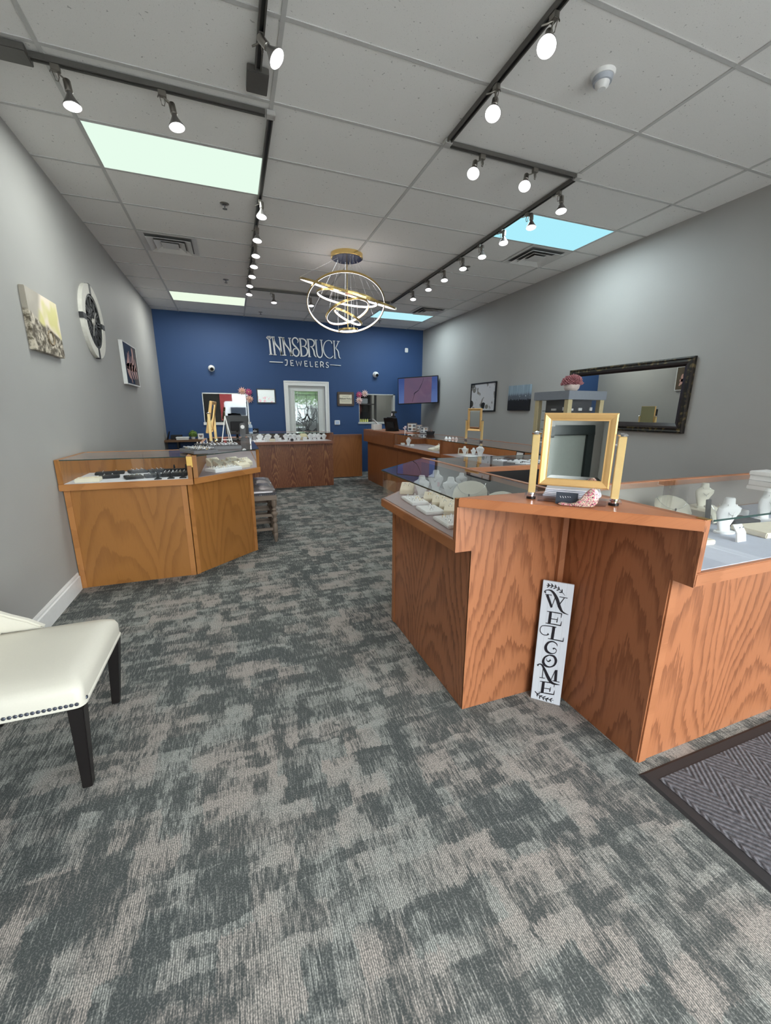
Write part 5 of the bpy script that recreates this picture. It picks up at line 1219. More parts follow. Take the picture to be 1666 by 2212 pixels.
# --- corner counter: cream trays
CT = 'cream ring trays in the corner counter'
a45 = PI / 4 * 0.9
tray('large ivory ring tray filling the front of the corner counter', (1.93, 2.80, Z0), 0.30, 0.16, 0.030, 0.66, JWHITE, None)
rings_on('silver ring on the large ivory tray in the corner counter', 'rings on the large ivory tray', (1.93, 2.80, Z0 + 0.028), 0.66, 10, 4, 0.27, 0.13, 0.0, 0.12, 0.25, 0.0075)
for k, (x_, y_) in enumerate(((2.00, 3.02), (1.90, 3.12), (2.10, 2.98), (1.83, 3.20), (2.02, 3.22), (2.13, 3.12))):
    pos = ('directly behind the large ivory tray', 'left of the middle', 'nearest the corner post', 'far left', 'in the back row', 'beside the right glass')[k]
    lb = 'cream ring ramp in the corner counter, ' + pos
    ramp(lb, (x_, y_, Z0), 0.13, 0.09, 0.080 if k > 2 else 0.065, 0.66, CREAM, 'cream ring ramps in the corner counter')
    rings_on('ring on the ' + lb, 'rings on the corner ramp ' + pos, (x_, y_, Z0 + (0.062 if k > 2 else 0.050)), 0.66, 4, 1, 0.10, 0.03, 0.0, 0.1, 0.4, 0.0075)
# trays on top of the corner counter
ZG = ZT + 0.001
tg = 'grey ring trays on the corner counter glass'
t1 = tray('nearest grey ring tray, jutting over the corner of the left counter top', (1.735, 2.66, ZG + 0.006), 0.21, 0.36, 0.028, 0.42, GREYTRAY, tg)
obj('insert', MB().box(-0.095, 0.095, -0.17, 0.17, 0.0285, 0.030), MATBLACK, t1, False)
obj('riser', MB().box(-0.05, 0.05, -0.08, 0.08, -0.0055, -0.0005), MATBLACK, t1, False)
rings_on('silver ring on the nearest grey tray on the corner counter top', 'rings on the nearest grey tray', (1.735, 2.66, ZG + 0.036), 0.42, 5, 10, 0.18, 0.33, 0.0, 0.1, 0.1, 0.008)
t2 = tray('second grey ring tray lying behind the nearest one on the corner counter', (1.94, 3.08, ZG), 0.30, 0.26, 0.032, 0.15, GREYTRAY, tg)
obj('insert', MB().box(-0.14, 0.14, -0.12, 0.12, 0.0325, 0.034), MATBLACK, t2, False)
rings_on('silver ring on the second grey tray on the corner counter top', 'rings on the second grey tray', (1.94, 3.08, ZG + 0.034), 0.15, 8, 6, 0.27, 0.23, 0.0, 0.1, 0.1, 0.008)
tray('flat black pad behind the grey trays on the corner counter', (1.72, 3.45, ZG), 0.16, 0.20, 0.022, 0.1, MATBLACK, None)
rings_on('ring on the flat black pad behind the grey trays', 'rings on the flat black pad', (1.72, 3.45, ZG + 0.022), 0.1, 4, 4, 0.13, 0.17, 0.0, 0.1, 0.1, 0.008)
swing_mirror('swing_mirror', 'gold swing mirror seen edge-on standing on the left run of counter', (1.815, 3.95, ZG), PI / 2 - 0.10, 1.25, None, 0.20, 0.03)
el = thing('display_easel', 'white folding easel beside the edge-on gold mirror', 'easel', (1.96, 3.95, ZG))
for (p, q) in (((1.962, 3.95, 1.385), (1.905, 3.90, ZG + 0.004)), ((1.962, 3.95, 1.385), (2.02, 3.90, ZG + 0.004)), ((1.962, 3.95, 1.385), (1.99, 4.05, ZG + 0.004))):
    obj('leg', MB().tube([p, q], 0.006, 8), WHITE, el)
obj('tray_ledge', MB().cbox((1.962, 3.905, 1.11), 0.10, 0.02, 0.008), WHITE, el)
# payment terminal, monitor, bottle, card at the back of the left run
pt = thing('card_reader', 'dark upright card reader with a white oval badge before the left monitor', 'card reader', (2.165, 4.60, ZG))
obj('base', MB().box(2.12, 2.21, 4.56, 4.66, ZG, ZG + 0.012), BLACK, pt, bevel=0.004)
obj('body', MB().box(2.128, 2.202, 4.60, 4.64, ZG + 0.0125, 1.285), BLACK, pt, bevel=0.012)
obj('badge', MB().lathe([(0.0005, 0), (0.026, 0), (0.026, 0.002), (0.0005, 0.003)], 20, (2.165, 4.600, 1.235), Matrix.Rotation(PI / 2, 3, 'X') , 1.0), WHITE, pt)
def monitor(name, label, c, w, h, rz, lean, z0, foot):
    t = thing(name, label, 'monitor', (c[0], c[1], z0), rz)
    m_ = Matrix.Translation((0, 0, foot)) @ Matrix.Rotation(lean, 4, 'X')
    obj('panel', MB().box(-w / 2, w / 2, -0.018, 0.018, 0, h).xf(m_), BLACK, t, False, bevel=0.006)
    obj('screen', MB().box(-w / 2 + 0.012, w / 2 - 0.012, 0.0182, 0.019, 0.012, h - 0.012).xf(m_), M('screen_black', (0.01, 0.011, 0.014), 0.12), t, False)
    obj('rear_housing', MB().box(-w * .28, w * .28, -0.04, -0.0185, h * .2, h * .7).xf(m_), MATBLACK, t, False, bevel=0.008)
    obj('webcam_bar', MB().box(-w * .22, w * .22, -0.012, 0.012, h + 0.0005, h + 0.012).xf(m_), MATBLACK, t, False)
    if foot > 0.05: obj('stand', MB().tube([(0, -0.02, foot + h * .3), (0, 0.03, foot * .5), (0, 0.0, 0.012)], 0.02, 8), BLACK, t, False)
    obj('foot', MB().box(-0.11, 0.11, -0.08, 0.09, 0.0, 0.012), BLACK, t, False, bevel=0.003)
    return t
monitor('computer_monitor', 'black monitor seen from behind on the left cash desk, below the left back window', (2.10, 5.40), 0.335, 0.28, 0.08, 0.06, 1.001, 0.095)
bo = thing('spray_bottle', 'clear blue-labelled bottle beside the left monitor', 'bottle', (2.345, 6.60, 1.047))
obj('body', MB().lathe([(0.001, 0), (0.034, 0), (0.036, 0.01), (0.036, 0.12), (0.03, 0.15), (0.014, 0.165), (0.014, 0.175), (0.001, 0.175)], 18), M('bottle_clear_blue', (0.55, 0.68, 0.82), 0.15), bo, False, smooth=True)
obj('cap', MB().lathe([(0.001, 0.1755), (0.016, 0.1755), (0.016, 0.205), (0.001, 0.205)], 14), WHITE, bo, False)
obj('label', MB().lathe([(0.0362, 0.03), (0.0368, 0.031), (0.0368, 0.10), (0.0362, 0.101)], 18), M('blue_label', (0.10, 0.22, 0.5), 0.5), bo, False)
pc = thing('display_card', 'small black card with a white crown mark on the back counter', 'card', (2.42, 6.72, 1.047))
obj('card', MB().box(2.35, 2.49, 6.715, 6.725, 1.047, 1.13), MATBLACK, pc)
cr = MB(); cr.stroke([(2.385, 1.075), (2.455, 1.075)], 0.008, lambda a, b, c_: Vector((a, 6.7145 - c_, b)), 0.001); cr.stroke([(2.385, 1.09), (2.40, 1.085), (2.42, 1.105), (2.44, 1.085), (2.455, 1.09)], 0.006, lambda a, b, c_: Vector((a, 6.7145 - c_, b)), 0.001, False)
obj('crown_mark', cr, WHITE, pc)

# --- back counter displays
k0 = bust('white necklace bust at the far left of the back counter', (2.51, 6.80, Z0), 0.138, wide=1.45)
BCB = [('white bust second from the left in the back counter, turned to the first', 2.66, 6.80, 0.14), ('white bust behind the cream box in the back counter', 2.60, 6.62, 0.085),
       ('broad white bust between the cream box and the centre busts, back counter', 2.83, 6.90, 0.12), ('white bust just right of centre, back row of the back counter', 3.10, 6.96, 0.13),
       ('white bust left of centre in the back counter', 3.00, 6.82, 0.13), ('white bust at the centre of the back counter', 3.16, 6.84, 0.13), ('low white bust right of centre, beside the gold half-moon stand', 3.22, 6.68, 0.11),
       ('white bust right of the gold half-moon stand', 3.47, 6.80, 0.135), ('third white bust from the right end of the back counter', 3.56, 6.84, 0.14), ('second white bust from the right end of the back counter', 3.63, 6.78, 0.13), ('rightmost white bust in the back counter', 3.74, 6.80, 0.12), ('low white bust in front of the right group, back counter', 3.52, 6.66, 0.10)]
for lb, x_, y_, h_ in BCB:
    b_ = bust(lb, (x_, y_, Z0), min(h_ * 1.05, 0.143), random.uniform(-0.3, 0.3), wide=1.45)
oval_pad('pale gold half-moon necklace stand in the back counter', (3.34, 6.86, Z0 + 0.004), 0.17, 0.128, 0, 0.15, M('pale_gold_pad', (0.78, 0.70, 0.45), 0.5))
for lb, x_, y_, w_, h_, mt in (('cream display box in front of the left busts, back counter', 2.72, 6.62, 0.10, 0.05, CREAM), ('white earring riser left of centre, back counter', 2.87, 6.75, 0.06, 0.06, JWHITE), ('grey display block at the centre front, back counter', 3.08, 6.60, 0.05, 0.045, CHAR), ('white block below the half-moon stand, back counter', 3.34, 6.68, 0.07, 0.07, JWHITE), ('white block at the far left front, back counter', 2.47, 6.63, 0.08, 0.04, JWHITE)):
    tag(obj('display_riser', MB().box(-w_ / 2, w_ / 2, -0.035, 0.035, 0, h_), mt, world=False, bevel=0.004), lb, 'jewelry display', 'display blocks in the back counter').location = (x_, y_, Z0)
for lb, x_ in (('small white earring tray, left front of the back counter', 2.92), ('small white earring tray, right front of the back counter', 3.36)):
    tray(lb, (x_, 6.57, Z0), 0.14, 0.06, 0.015, 0, JWHITE, 'white trays in the back counter')

# --- shelf in the back left corner
ls = thing('wall_shelf', 'brown wooden shelf in the back left corner by the blue wall', 'shelf', (1.3, 7.95, 0.86))
obj('board', MB().box(XL + 0.002, 2.1, 7.75, 8.19, 0.835, 0.875), M('shelf_brown', (0.13, 0.065, 0.028), 0.5), ls)
for x_ in (0.95, 1.9): obj('bracket', MB().prism([(0, 0), (0.03, 0), (0.03, 1), (0, 1)], 0, 1).xf(Matrix.Translation((x_, 7.90, 0.70)) @ Matrix.Diagonal((1, 0.28, 0.134, 1))), BLACK, ls)
tag(obj('picture_easel', MB().obox(Matrix.Rotation(0.32, 4, 'Y'), 0.012, 0.16, 0.17), BLACK, world=False), 'black frame leaning sideways at the wall end of the back left shelf', 'frame').location = (0.81, 7.92, 0.958)
tag(obj('storage_box', MB().box(-0.10, 0.10, -0.09, 0.09, 0, 0.085), MATBLACK, world=False, bevel=0.004), 'black box on the back left shelf beside the leaning frame', 'box').location = (0.94, 8.06, 0.876)
wb_ = thing('gift_box', 'flat white lidded box on the back left shelf', 'box', (1.07, 7.88, 0.876))
obj('tray', MB().box(0.96, 1.18, 7.80, 7.96, 0.876, 0.905), WHITE, wb_); obj('lid', MB().box(0.952, 1.188, 7.792, 7.968, 0.9055, 0.93), WHITE, wb_, bevel=0.003)
gpz = thing('potted_plant', 'round green boxwood ball plant on the back left shelf', 'plant', (1.25, 8.04, 0.876))
obj('pot', MB().lathe([(0.001, 0), (0.035, 0), (0.045, 0.05), (0.001, 0.05)], 16), WHITE, gpz, False)
pl_ = MB()
for k in range(170):
    a = random.random() * 2 * PI; b = math.acos(random.uniform(-0.6, 1)); rr = 0.075 * random.uniform(0.85, 1.08)
    p = Vector((rr * math.sin(b) * math.cos(a), rr * math.sin(b) * math.sin(a), 0.095 + rr * math.cos(b)))
    q = p.normalized().to_track_quat('Z', 'Y').to_matrix().to_4x4(); q.translation = p
    pl_.obox(q @ Matrix.Rotation(random.random() * 3, 4, 'Z') @ Matrix.Rotation(0.6, 4, 'X'), 0.016, 0.004, 0.016)
pl_.ball((0, 0, 0.095), 0.066, 12)
obj('foliage', pl_, M('boxwood_green', (0.12, 0.20, 0.04), 0.7, grain=0.4, gs=60), gpz, False)
hc = thing('heart_card', 'white square card with a grey heart on the back left shelf', 'card', (1.40, 7.95, 0.876))
obj('card', MB().box(1.35, 1.46, 7.945, 7.96, 0.876, 0.99), WHITE, hc)
hp = MB(); hp.prism([(0.035 * 16 * math.sin(a) ** 3 / 17, 0.035 * (13 * math.cos(a) - 5 * math.cos(2 * a) - 2 * math.cos(3 * a) - math.cos(4 * a)) / 17) for a in [2 * PI * q / 28 for q in range(28)]], 0, 0.001)
hp.xf(Matrix.Translation((1.405, 7.944, 0.936)) @ Matrix.Rotation(PI / 2, 4, 'X')); obj('heart', hp, M('heart_grey', (0.22, 0.16, 0.16), 0.6), hc)

# --- right cash desk and counter
ZR = 1.086
mo_ = monitor('computer_monitor', 'black monitor leaning back on the right cash desk', (4.92, 6.05), 0.34, 0.24, -1.15, 0.26, ZR, 0.014)
lpb = thing('label_printer', 'white box with raised flap on the right cash desk', 'box', (4.80, 6.62, ZR))
obj('body', MB().box(4.71, 4.89, 6.55, 6.70, ZR, ZR + 0.115), WHITE, lpb, bevel=0.006)
obj('flap', MB().obox(Matrix.Translation((4.79, 6.68, ZR + 0.165)) @ Matrix.Rotation(0.75, 4, 'Y'), 0.13, 0.10, 0.016), WHITE, lpb, bevel=0.003)
tag(obj('acrylic_sign_holder', MB().obox(Matrix.Rotation(0.25, 4, 'Y'), 0.006, 0.08, 0.10), ACRYLIC, world=False), 'small clear sign holder at the left end of the right cash desk', 'holder').location = (4.70, 6.86, ZR + 0.053)
mc = thing('microscope', 'white stereo microscope with black eyepieces behind the right monitor', 'microscope', (5.12, 6.50, ZR))
obj('base', MB().box(5.02, 5.22, 6.42, 6.62, ZR, ZR + 0.02), WHITE, mc, bevel=0.006)
obj('column', MB().tube([(5.12, 6.60, ZR + 0.02), (5.12, 6.60, ZR + 0.36)], 0.014, 10), SILVER, mc)
obj('head', MB().lathe([(0.001, 0), (0.03, 0), (0.045, 0.03), (0.05, 0.07), (0.03, 0.10), (0.001, 0.10)], 18, (5.12, 6.52, ZR + 0.12)), WHITE, mc, smooth=True)
for dx in (-0.03, 0.03): obj('eyepiece', MB().tube([(5.12 + dx, 6.50, ZR + 0.20), (5.08 + dx, 6.40, ZR + 0.27)], 0.016, 10), BLACK, mc)
obj('camera_mount', MB().tube([(5.14, 6.54, ZR + 0.22), (5.14, 6.54, ZR + 0.34)], 0.02, 10).box(5.10, 5.20, 6.52, 6.57, ZR + 0.33, ZR + 0.37), BLACK, mc)
obj('stage_ring', MB().lathe([(0.02, 0), (0.06, 0), (0.06, 0.012), (0.02, 0.012)], 18, (5.12, 6.52, ZR + 0.07)), WHITE, mc)
# low table behind the right counter carrying the photo frames
cz_ = thing('credenza', 'low dark credenza against the right wall behind the cash desk', 'cabinet', (6.2, 6.2, 0))
obj('body', MB().box(5.85, 6.515, 4.6, 7.4, 0, 0.90), M('credenza_dark', (0.035, 0.022, 0.016), 0.4), cz_)
obj('top', MB().box(5.83, 6.515, 4.58, 7.42, 0.90, 0.93), M('credenza_dark', (0.035, 0.022, 0.016), 0.4), cz_)
def photo_frame(label, c, w, h, rz, fm_, seed):
    t = thing('photo_frame', label, 'photo frame', c, rz, 'standing photo frames')
    m_ = Matrix.Rotation(-0.18, 4, 'X')
    fr2 = MB()
    for a in ((-w / 2, w / 2, 0, 0.016), (-w / 2, w / 2, h - 0.016, h), (-w / 2, -w / 2 + 0.016, 0.016, h - 0.016), (w / 2 - 0.016, w / 2, 0.016, h - 0.016)): fr2.box(a[0], a[1], -0.012, 0.006, a[2], a[3])
    obj('frame', fr2.xf(m_), fm_, t, False)
    obj('mount', MB().box(-w / 2 + 0.016, w / 2 - 0.016, -0.004, 0.004, 0.016, h - 0.016).xf(m_), WHITE, t, False)
    for i in range(2):
        for j in range(2):
            x_ = (-0.21 + 0.42 * i) * w; z_ = h * (0.32 + 0.36 * j)
            obj('photo', MB().box(x_ - w * .15, x_ + w * .15, -0.0055, -0.0042, z_ - h * .13, z_ + h * .13).xf(m_), M('photo_print_%d' % ((i + j + seed) % 3), ((0.03, 0.035, 0.05), (0.25, 0.16, 0.12), (0.10, 0.11, 0.14))[(i + j + seed) % 3], 0.4, grain=0.6, gs=60), t, False)
    obj('strut', MB().obox(m_ @ Matrix.Translation((0, 0.035, h * 0.40)) @ Matrix.Rotation(0.45, 4, 'X'), 0.03, 0.003, h * 0.7), MATBLACK, t, False)
    return t
photo_frame('largest photo frame, left of three standing behind the right counter', (5.10, 5.52, ZR - 0.006 + 0.006), 0.18, 0.165, -0.35, M('dark_wood_frame', (0.08, 0.055, 0.05), 0.4), 0)
photo_frame('narrow upright photo frame, middle of three behind the right counter', (5.17, 5.36, ZR), 0.10, 0.135, -0.35, M('taupe_frame', (0.25, 0.19, 0.17), 0.5), 1)
photo_frame('wide grey photo frame, right of three behind the right counter', (5.17, 5.16, ZT + 0.002), 0.15, 0.115, -0.35, M('grey_frame', (0.16, 0.15, 0.16), 0.5), 2)
bk_ = thing('desk_organizer', 'black basket of odds and ends at the back of the right counter', 'basket', (5.14, 4.85, ZT + 0.002))
obj('basket', MB().lathe([(0.06, 0), (0.075, 0.05), (0.070, 0.05), (0.056, 0.006), (0.001, 0.006)], 16), MATBLACK, bk_, False)
obj('clutter', MB().ball((0.02, 0, 0.05), 0.022, 8).ball((-0.025, 0.02, 0.05), 0.02, 8).tube([(0, 0, 0.02), (0.02, 0.02, 0.10)], 0.006), M('mixed_brown', (0.14, 0.09, 0.08), 0.6), bk_, False)
tag(obj('leaflet_pad', MB().box(-0.05, 0.05, -0.07, 0.07, 0, 0.006), M('pink_paper', (0.70, 0.50, 0.52), 0.6), world=False), 'pale pink pad of leaflets lying in front of the photo frames', 'paper').location = (4.99, 5.42, ZR)
fl_ = thing('flower_ornament', 'small pink and white flower ornament on the right counter glass', 'ornament', (4.76, 5.05, ZT + 0.002))
obj('stem', MB().tube([(0, 0, 0), (0.005, 0, 0.05), (-0.005, 0, 0.09)], 0.006, 8), WHITE, fl_, False)
of_ = MB()
for k in range(12): of_.ball((random.uniform(-.02, .02), random.uniform(-.02, .02), random.uniform(0.06, 0.13)), 0.012, 6)
obj('blossoms', of_, M('pale_pink_blossom', (0.72, 0.58, 0.62), 0.6), fl_, False)
# inside right counters
bust('white necklace bust in the counter next to the right cash desk', (4.80, 4.98, Z0), 0.135)
for lb, x_, y_, w_ in (('white earring block left of the bust by the right cash desk', 4.76, 5.13, 0.06), ('white ring block right of the bust by the right cash desk', 4.79, 4.82, 0.07)):
    tag(obj('display_riser', MB().box(-w_ / 2, w_ / 2, -0.03, 0.03, 0, 0.035), JWHITE, world=False, bevel=0.004), lb, 'jewelry display', 'white blocks in the right counter').location = (x_, y_, Z0)
for lb, x_, y_, w_, h_ in (('cream bracelet ramp in the middle right counter', 4.80, 4.05, 0.16, 0.05), ('cream watch ramp beside the bracelet ramp, middle right counter', 4.88, 3.88, 0.14, 0.07), ('cream open case at the back of the middle right counter', 4.98, 4.18, 0.18, 0.08)):
    ramp(lb, (x_, y_, Z0), w_, 0.12, h_, -PI / 2, CREAM, 'cream ramps in the middle right counter')
    rings_on('dark bracelet on the ' + lb, 'bracelets on the ' + lb, (x_, y_, Z0 + h_ * 0.75), -PI / 2, 3, 1, w_ * 0.8, 0.05, 0, 0.1, 0, 0.012)
bust('leftmost small white bust in the long right counter', (4.86, 3.28, Z0 + 0.012), 0.11, -0.9)
bust('second small white bust in the long right counter', (4.90, 3.13, Z0 + 0.012), 0.10, -0.9)
bust('tall white bust at the right of the row in the long right counter', (4.90, 2.98, Z0 + 0.012), 0.15, -0.9)
tag(obj('display_board', MB().box(-0.09, 0.09, -0.22, 0.22, 0, 0.011), JWHITE, world=False, bevel=0.002), 'white board under the busts in the long right counter', 'jewelry display').location = (4.88, 3.12, Z0)
ef = thing('empty_frame', 'cream empty frame leaning in the long right counter', 'frame', (4.92, 3.42, Z0 + 0.003))
ff_ = MB(); 
for a in ((-.07, .07, 0, .012), (-.07, .07, .068, .08), (-.07, -.058, .012, .068), (.058, .07, .012, .068)): ff_.box(a[0], a[1], -0.004, 0.004, a[2], a[3])
obj('frame', ff_.xf(Matrix.Rotation(-0.9, 4, 'Z') @ Matrix.Rotation(-0.25, 4, 'X')), CREAM, ef, False)
for k, lb in enumerate(('first small white ring cone on the right counter glass', 'second small white ring cone on the right counter glass', 'third small pinkish ring cone on the right counter glass', 'fourth small pinkish ring cone on the right counter glass')):
    tag(obj('ring_cone', MB().lathe([(0.022, 0), (0.018, 0.012), (0.006, 0.032), (0.001, 0.034)], 12), JWHITE if k < 2 else M('blush_cone', (0.6, 0.5, 0.48), 0.5), world=False), lb, 'jewelry display', 'ring cones on the right counter').location = (4.84 + 0.022 * k, 3.75 - 0.055 * k, ZT + 0.002)
for lb, x_, y_ in (('dark framed card leaning inside the long right counter, left', 5.15, 2.55), ('dark framed card leaning inside the long right counter, right', 5.15, 2.25)):
    t = thing('framed_card', lb, 'card', (x_, y_, Z0 + 0.003), -PI / 2, 'dark framed cards')
    m_ = Matrix.Rotation(-0.15, 4, 'X'); obj('frame', MB().box(-0.07, 0.07, 0, 0.01, 0, 0.11).xf(m_), M('oxblood_frame', (0.04, 0.008, 0.008), 0.4), t, False); obj('card', MB().box(-0.055, 0.055, -0.002, -0.0005, 0.015, 0.095).xf(m_), WHITE, t, False)

# --- rear island counter: earring cards on the glass
CDM = M('earring_card', (0.62, 0.65, 0.68), 0.5)
for k, (x_, y_, rz, lb) in enumerate(((4.03, 1.37, 0.3, 'leftmost white earring card on the rear island glass'), (4.09, 1.27, 0.5, 'second white earring card on the rear island glass'), (4.18, 1.31, 0.5, 'third white earring card on the rear island glass'), (4.20, 1.19, 0.6, 'fourth white earring card on the rear island glass'), (4.29, 1.27, 0.6, 'fifth white earring card on the rear island glass'), (4.07, 1.14, 0.4, 'front left white earring card on the rear island glass'), (4.32, 1.14, 0.6, 'front right white earring card on the rear island glass'), (4.42, 1.25, 0.5, 'rightmost white earring card on the rear island glass'))):
    t = thing('earring_card', lb, 'earring card', (x_, y_, 1.071), rz, 'earring cards on the rear island counter')
    obj('card', MB().box(-0.035, 0.035, -0.045, 0.045, 0, 0.004), CDM, t, False)
    obj('earring', MB().ball((-0.012, 0.012, 0.008), 0.005, 6), BLACK, t, False); obj('earring', MB().ball((0.012, 0.012, 0.008), 0.005, 6), BLACK, t, False)

# --- spinning jewellery tower and succulent on the right counter
tw = thing('display_tower', 'square glass display tower with grey top standing on the right counter end', 'display case', (4.995, 1.715, ZT + 0.002))
TX0, TX1, TY0, TY1 = 4.79, 5.20, 1.505, 1.925
obj('base', MB().box(TX0, TX1, TY0, TY1, ZT + 0.002, ZT + 0.05), M('tower_grey', (0.20, 0.225, 0.265), 0.35), tw)
obj('cap', MB().box(TX0 - 0.012, TX1 + 0.012, TY0 - 0.012, TY1 + 0.012, 1.555, 1.630), M('tower_grey', (0.20, 0.225, 0.265), 0.35), tw, bevel=0.003)
POSTM = M('tower_post_beige', (0.46, 0.40, 0.24), 0.4)
for x_ in (TX0, TX1 - 0.045):
    for y_ in (TY0, TY1 - 0.045): obj('corner_post', MB().box(x_, x_ + 0.045, y_, y_ + 0.045, ZT + 0.0505, 1.5545), POSTM, tw)
obj('core', MB().box(TX0 + 0.070, TX1 - 0.070, TY0 + 0.070, TY1 - 0.070, ZT + 0.0505, 1.554), M('tower_slate', (0.05, 0.053, 0.065), 0.6), tw)
for k in range(4):
    z_ = 1.20 + 0.085 * k
    obj('shelf', MB().box(TX0 + 0.05, TX1 - 0.05, TY0 + 0.05, TY1 - 0.05, z_, z_ + 0.006), M('tower_shelf', (0.045, 0.045, 0.055), 0.4), tw)
for (ax, p) in (('x', TX0 + 0.005), ('y', TY0 + 0.005)):
    if ax == 'x': obj('glass_door', MB().box(p, p + 0.004, TY0 + 0.05, TY1 - 0.05, ZT + 0.055, 1.553), GLASS, tw)
    else: obj('glass_door', MB().box(TX0 + 0.05, TX1 - 0.05, p, p + 0.004, ZT + 0.055, 1.553), GLASS, tw)
for k, (fc, s_, row, w_) in enumerate((('y', 0.02, 3, .05), ('y', 0.13, 3, .04), ('y', 0.26, 3, .03), ('y', 0.03, 2, .02), ('y', 0.13, 2, .06), ('y', 0.19, 2, .03), ('y', 0.28, 2, .05), ('y', 0.11, 1, .04), ('y', 0.20, 1, .13), ('x', 0.10, 3, .06), ('x', 0.10, 2, .025), ('x', 0.15, 2, .025), ('x', 0.06, 1, .06), ('x', 0.19, 1, .05), ('x', 0.24, 3, .04))):
    z_ = 1.2065 + 0.085 * row; h_ = 0.018 + 0.012 * ((k * 7) % 3) / 2
    if fc == 'y': bxm = MB().box(TX0 + 0.05 + s_, TX0 + 0.05 + s_ + w_, TY0 + 0.055, TY0 + 0.067, z_, z_ + h_)
    else: bxm = MB().box(TX0 + 0.055, TX0 + 0.067, TY1 - 0.06 - s_ - w_, TY1 - 0.06 - s_, z_, z_ + h_)
    tag(obj('jewelry_card', bxm, M('tower_card', (0.62, 0.63, 0.66), 0.5), loc=(tuple(sum(bxm.v, Vector()) / len(bxm.v)))), 'small pale jewelry piece on a shelf inside the grey-topped display tower', 'jewelry', 'pieces inside the display tower')
su = thing('potted_succulent', 'dusty pink succulent in a whitewashed bowl on the display tower', 'plant', (4.90, 1.60, 1.6315))
obj('pot', MB().lathe([(0.001, 0), (0.045, 0), (0.062, 0.02), (0.068, 0.05), (0.062, 0.065), (0.055, 0.06), (0.001, 0.055)], 22), M('whitewashed_clay', (0.56, 0.48, 0.45), 0.7, grain=0.25, gs=30), su, False, smooth=True)
sl = MB()
for k in range(230):
    a = k * 2.39996; b = math.acos(1 - 1.12 * (k + 0.5) / 230); rr = 0.084
    n_ = Vector((math.sin(b) * math.cos(a), math.sin(b) * math.sin(a), math.cos(b) * 0.85)); p = n_ * rr * random.uniform(0.86, 1.06) + Vector((0, 0, 0.062))
    q = n_.to_track_quat('Z', 'Y').to_matrix().to_4x4(); q.translation = p
    sl.lathe([(0.002, -0.012), (0.0065, -0.002), (0.006, 0.006), (0.001, 0.012)], 5, (0, 0, 0), None) if False else sl.add([q @ v for v in MB().lathe([(0.002, -0.014), (0.0068, -0.003), (0.006, 0.005), (0.001, 0.011)], 5).v], MB().lathe([(0.002, -0.014), (0.0068, -0.003), (0.006, 0.005), (0.001, 0.011)], 5).f)
sl.ball((0, 0, 0.06), 0.070, 12)
obj('rosettes', sl, M('dusty_pink', (0.40, 0.165, 0.185), 0.6, grain=0.45, gs=45), su, False)

# --- island left counter displays
for lb, x_, y_, h_, rz in (('front left white necklace bust in the left island counter', 3.19, 1.05, 0.145, -0.5), ('farthest white necklace bust with a pink tag in the left island counter', 3.36, 1.18, 0.155, -0.7), ('middle white necklace bust in the left island counter', 3.34, 0.93, 0.145, -0.6), ('nearest white necklace bust in the left island counter', 3.36, 0.78, 0.135, -0.6)):
    b_ = bust(lb, (x_, y_, Z0), h_, rz)
    if 'pink tag' in lb: obj('price_tag', MB().box(0.02, 0.035, -0.03, -0.028, 0.045, 0.075), M('tag_pink', (0.7, 0.4, 0.45), 0.6), b_, False)
bust('raised white bust behind the big cream pad, left island counter', (3.43, 0.95, Z0 + 0.055), 0.11, -0.4)
tag(obj('display_riser', MB().box(-0.04, 0.04, -0.04, 0.04, 0, 0.054), JWHITE, world=False), 'white riser under the raised bust in the left island counter', 'jewelry display').location = (3.43, 0.95, Z0)
PADC = M('pale_cream_pad', (0.72, 0.69, 0.58), 0.5)
oval_pad('big cream oval necklace pad in the left island counter', (3.29, 0.63, Z0 + 0.016), 0.20, 0.172, -0.75, 0.70, PADC)
oval_pad('second cream oval pad farther right in the left island counter', (3.33, 0.36, Z0 + 0.017), 0.18, 0.16, -0.6, 0.8, PADC)
tag(obj('earring_block', MB().box(-0.025, 0.025, -0.02, 0.02, 0, 0.10), JWHITE, world=False, bevel=0.006), 'white upright block between the two cream oval pads', 'jewelry display').location = (3.40, 0.50, Z0)
tag(obj('bracelet_roll', MB().lathe([(0.001, -0.05), (0.022, -0.05), (0.026, -0.044), (0.026, 0.044), (0.022, 0.05), (0.001, 0.05)], 16, (0, 0, 0.0265), Matrix.Rotation(PI / 2, 3, 'Y')), JWHITE, world=False, smooth=True), 'white bracelet roll under the cream oval pads', 'jewelry display').location = (3.20, 0.40, Z0)
IP = 'white flat ring pads in the left island counter'
for lb, x_, y_, nx, ny, sx, sy in (('farthest white ring pad along the left island glass', 3.085, 0.93, 2, 3, 0.11, 0.22), ('middle white ring pad along the left island glass', 3.065, 0.665, 1, 3, 0.12, 0.17), ('nearest white ring pad along the left island glass', 3.055, 0.40, 2, 3, 0.13, 0.20)):
    tray(lb, (x_, y_, Z0), sx, sy, 0.018, -0.08, JWHITE, IP)
    rings_on('ring on the ' + lb, 'rings on the ' + lb, (x_, y_, Z0 + 0.016), -0.08, nx, ny, sx * 0.8, sy * 0.85, 0, 0.15, 0.2, 0.009)
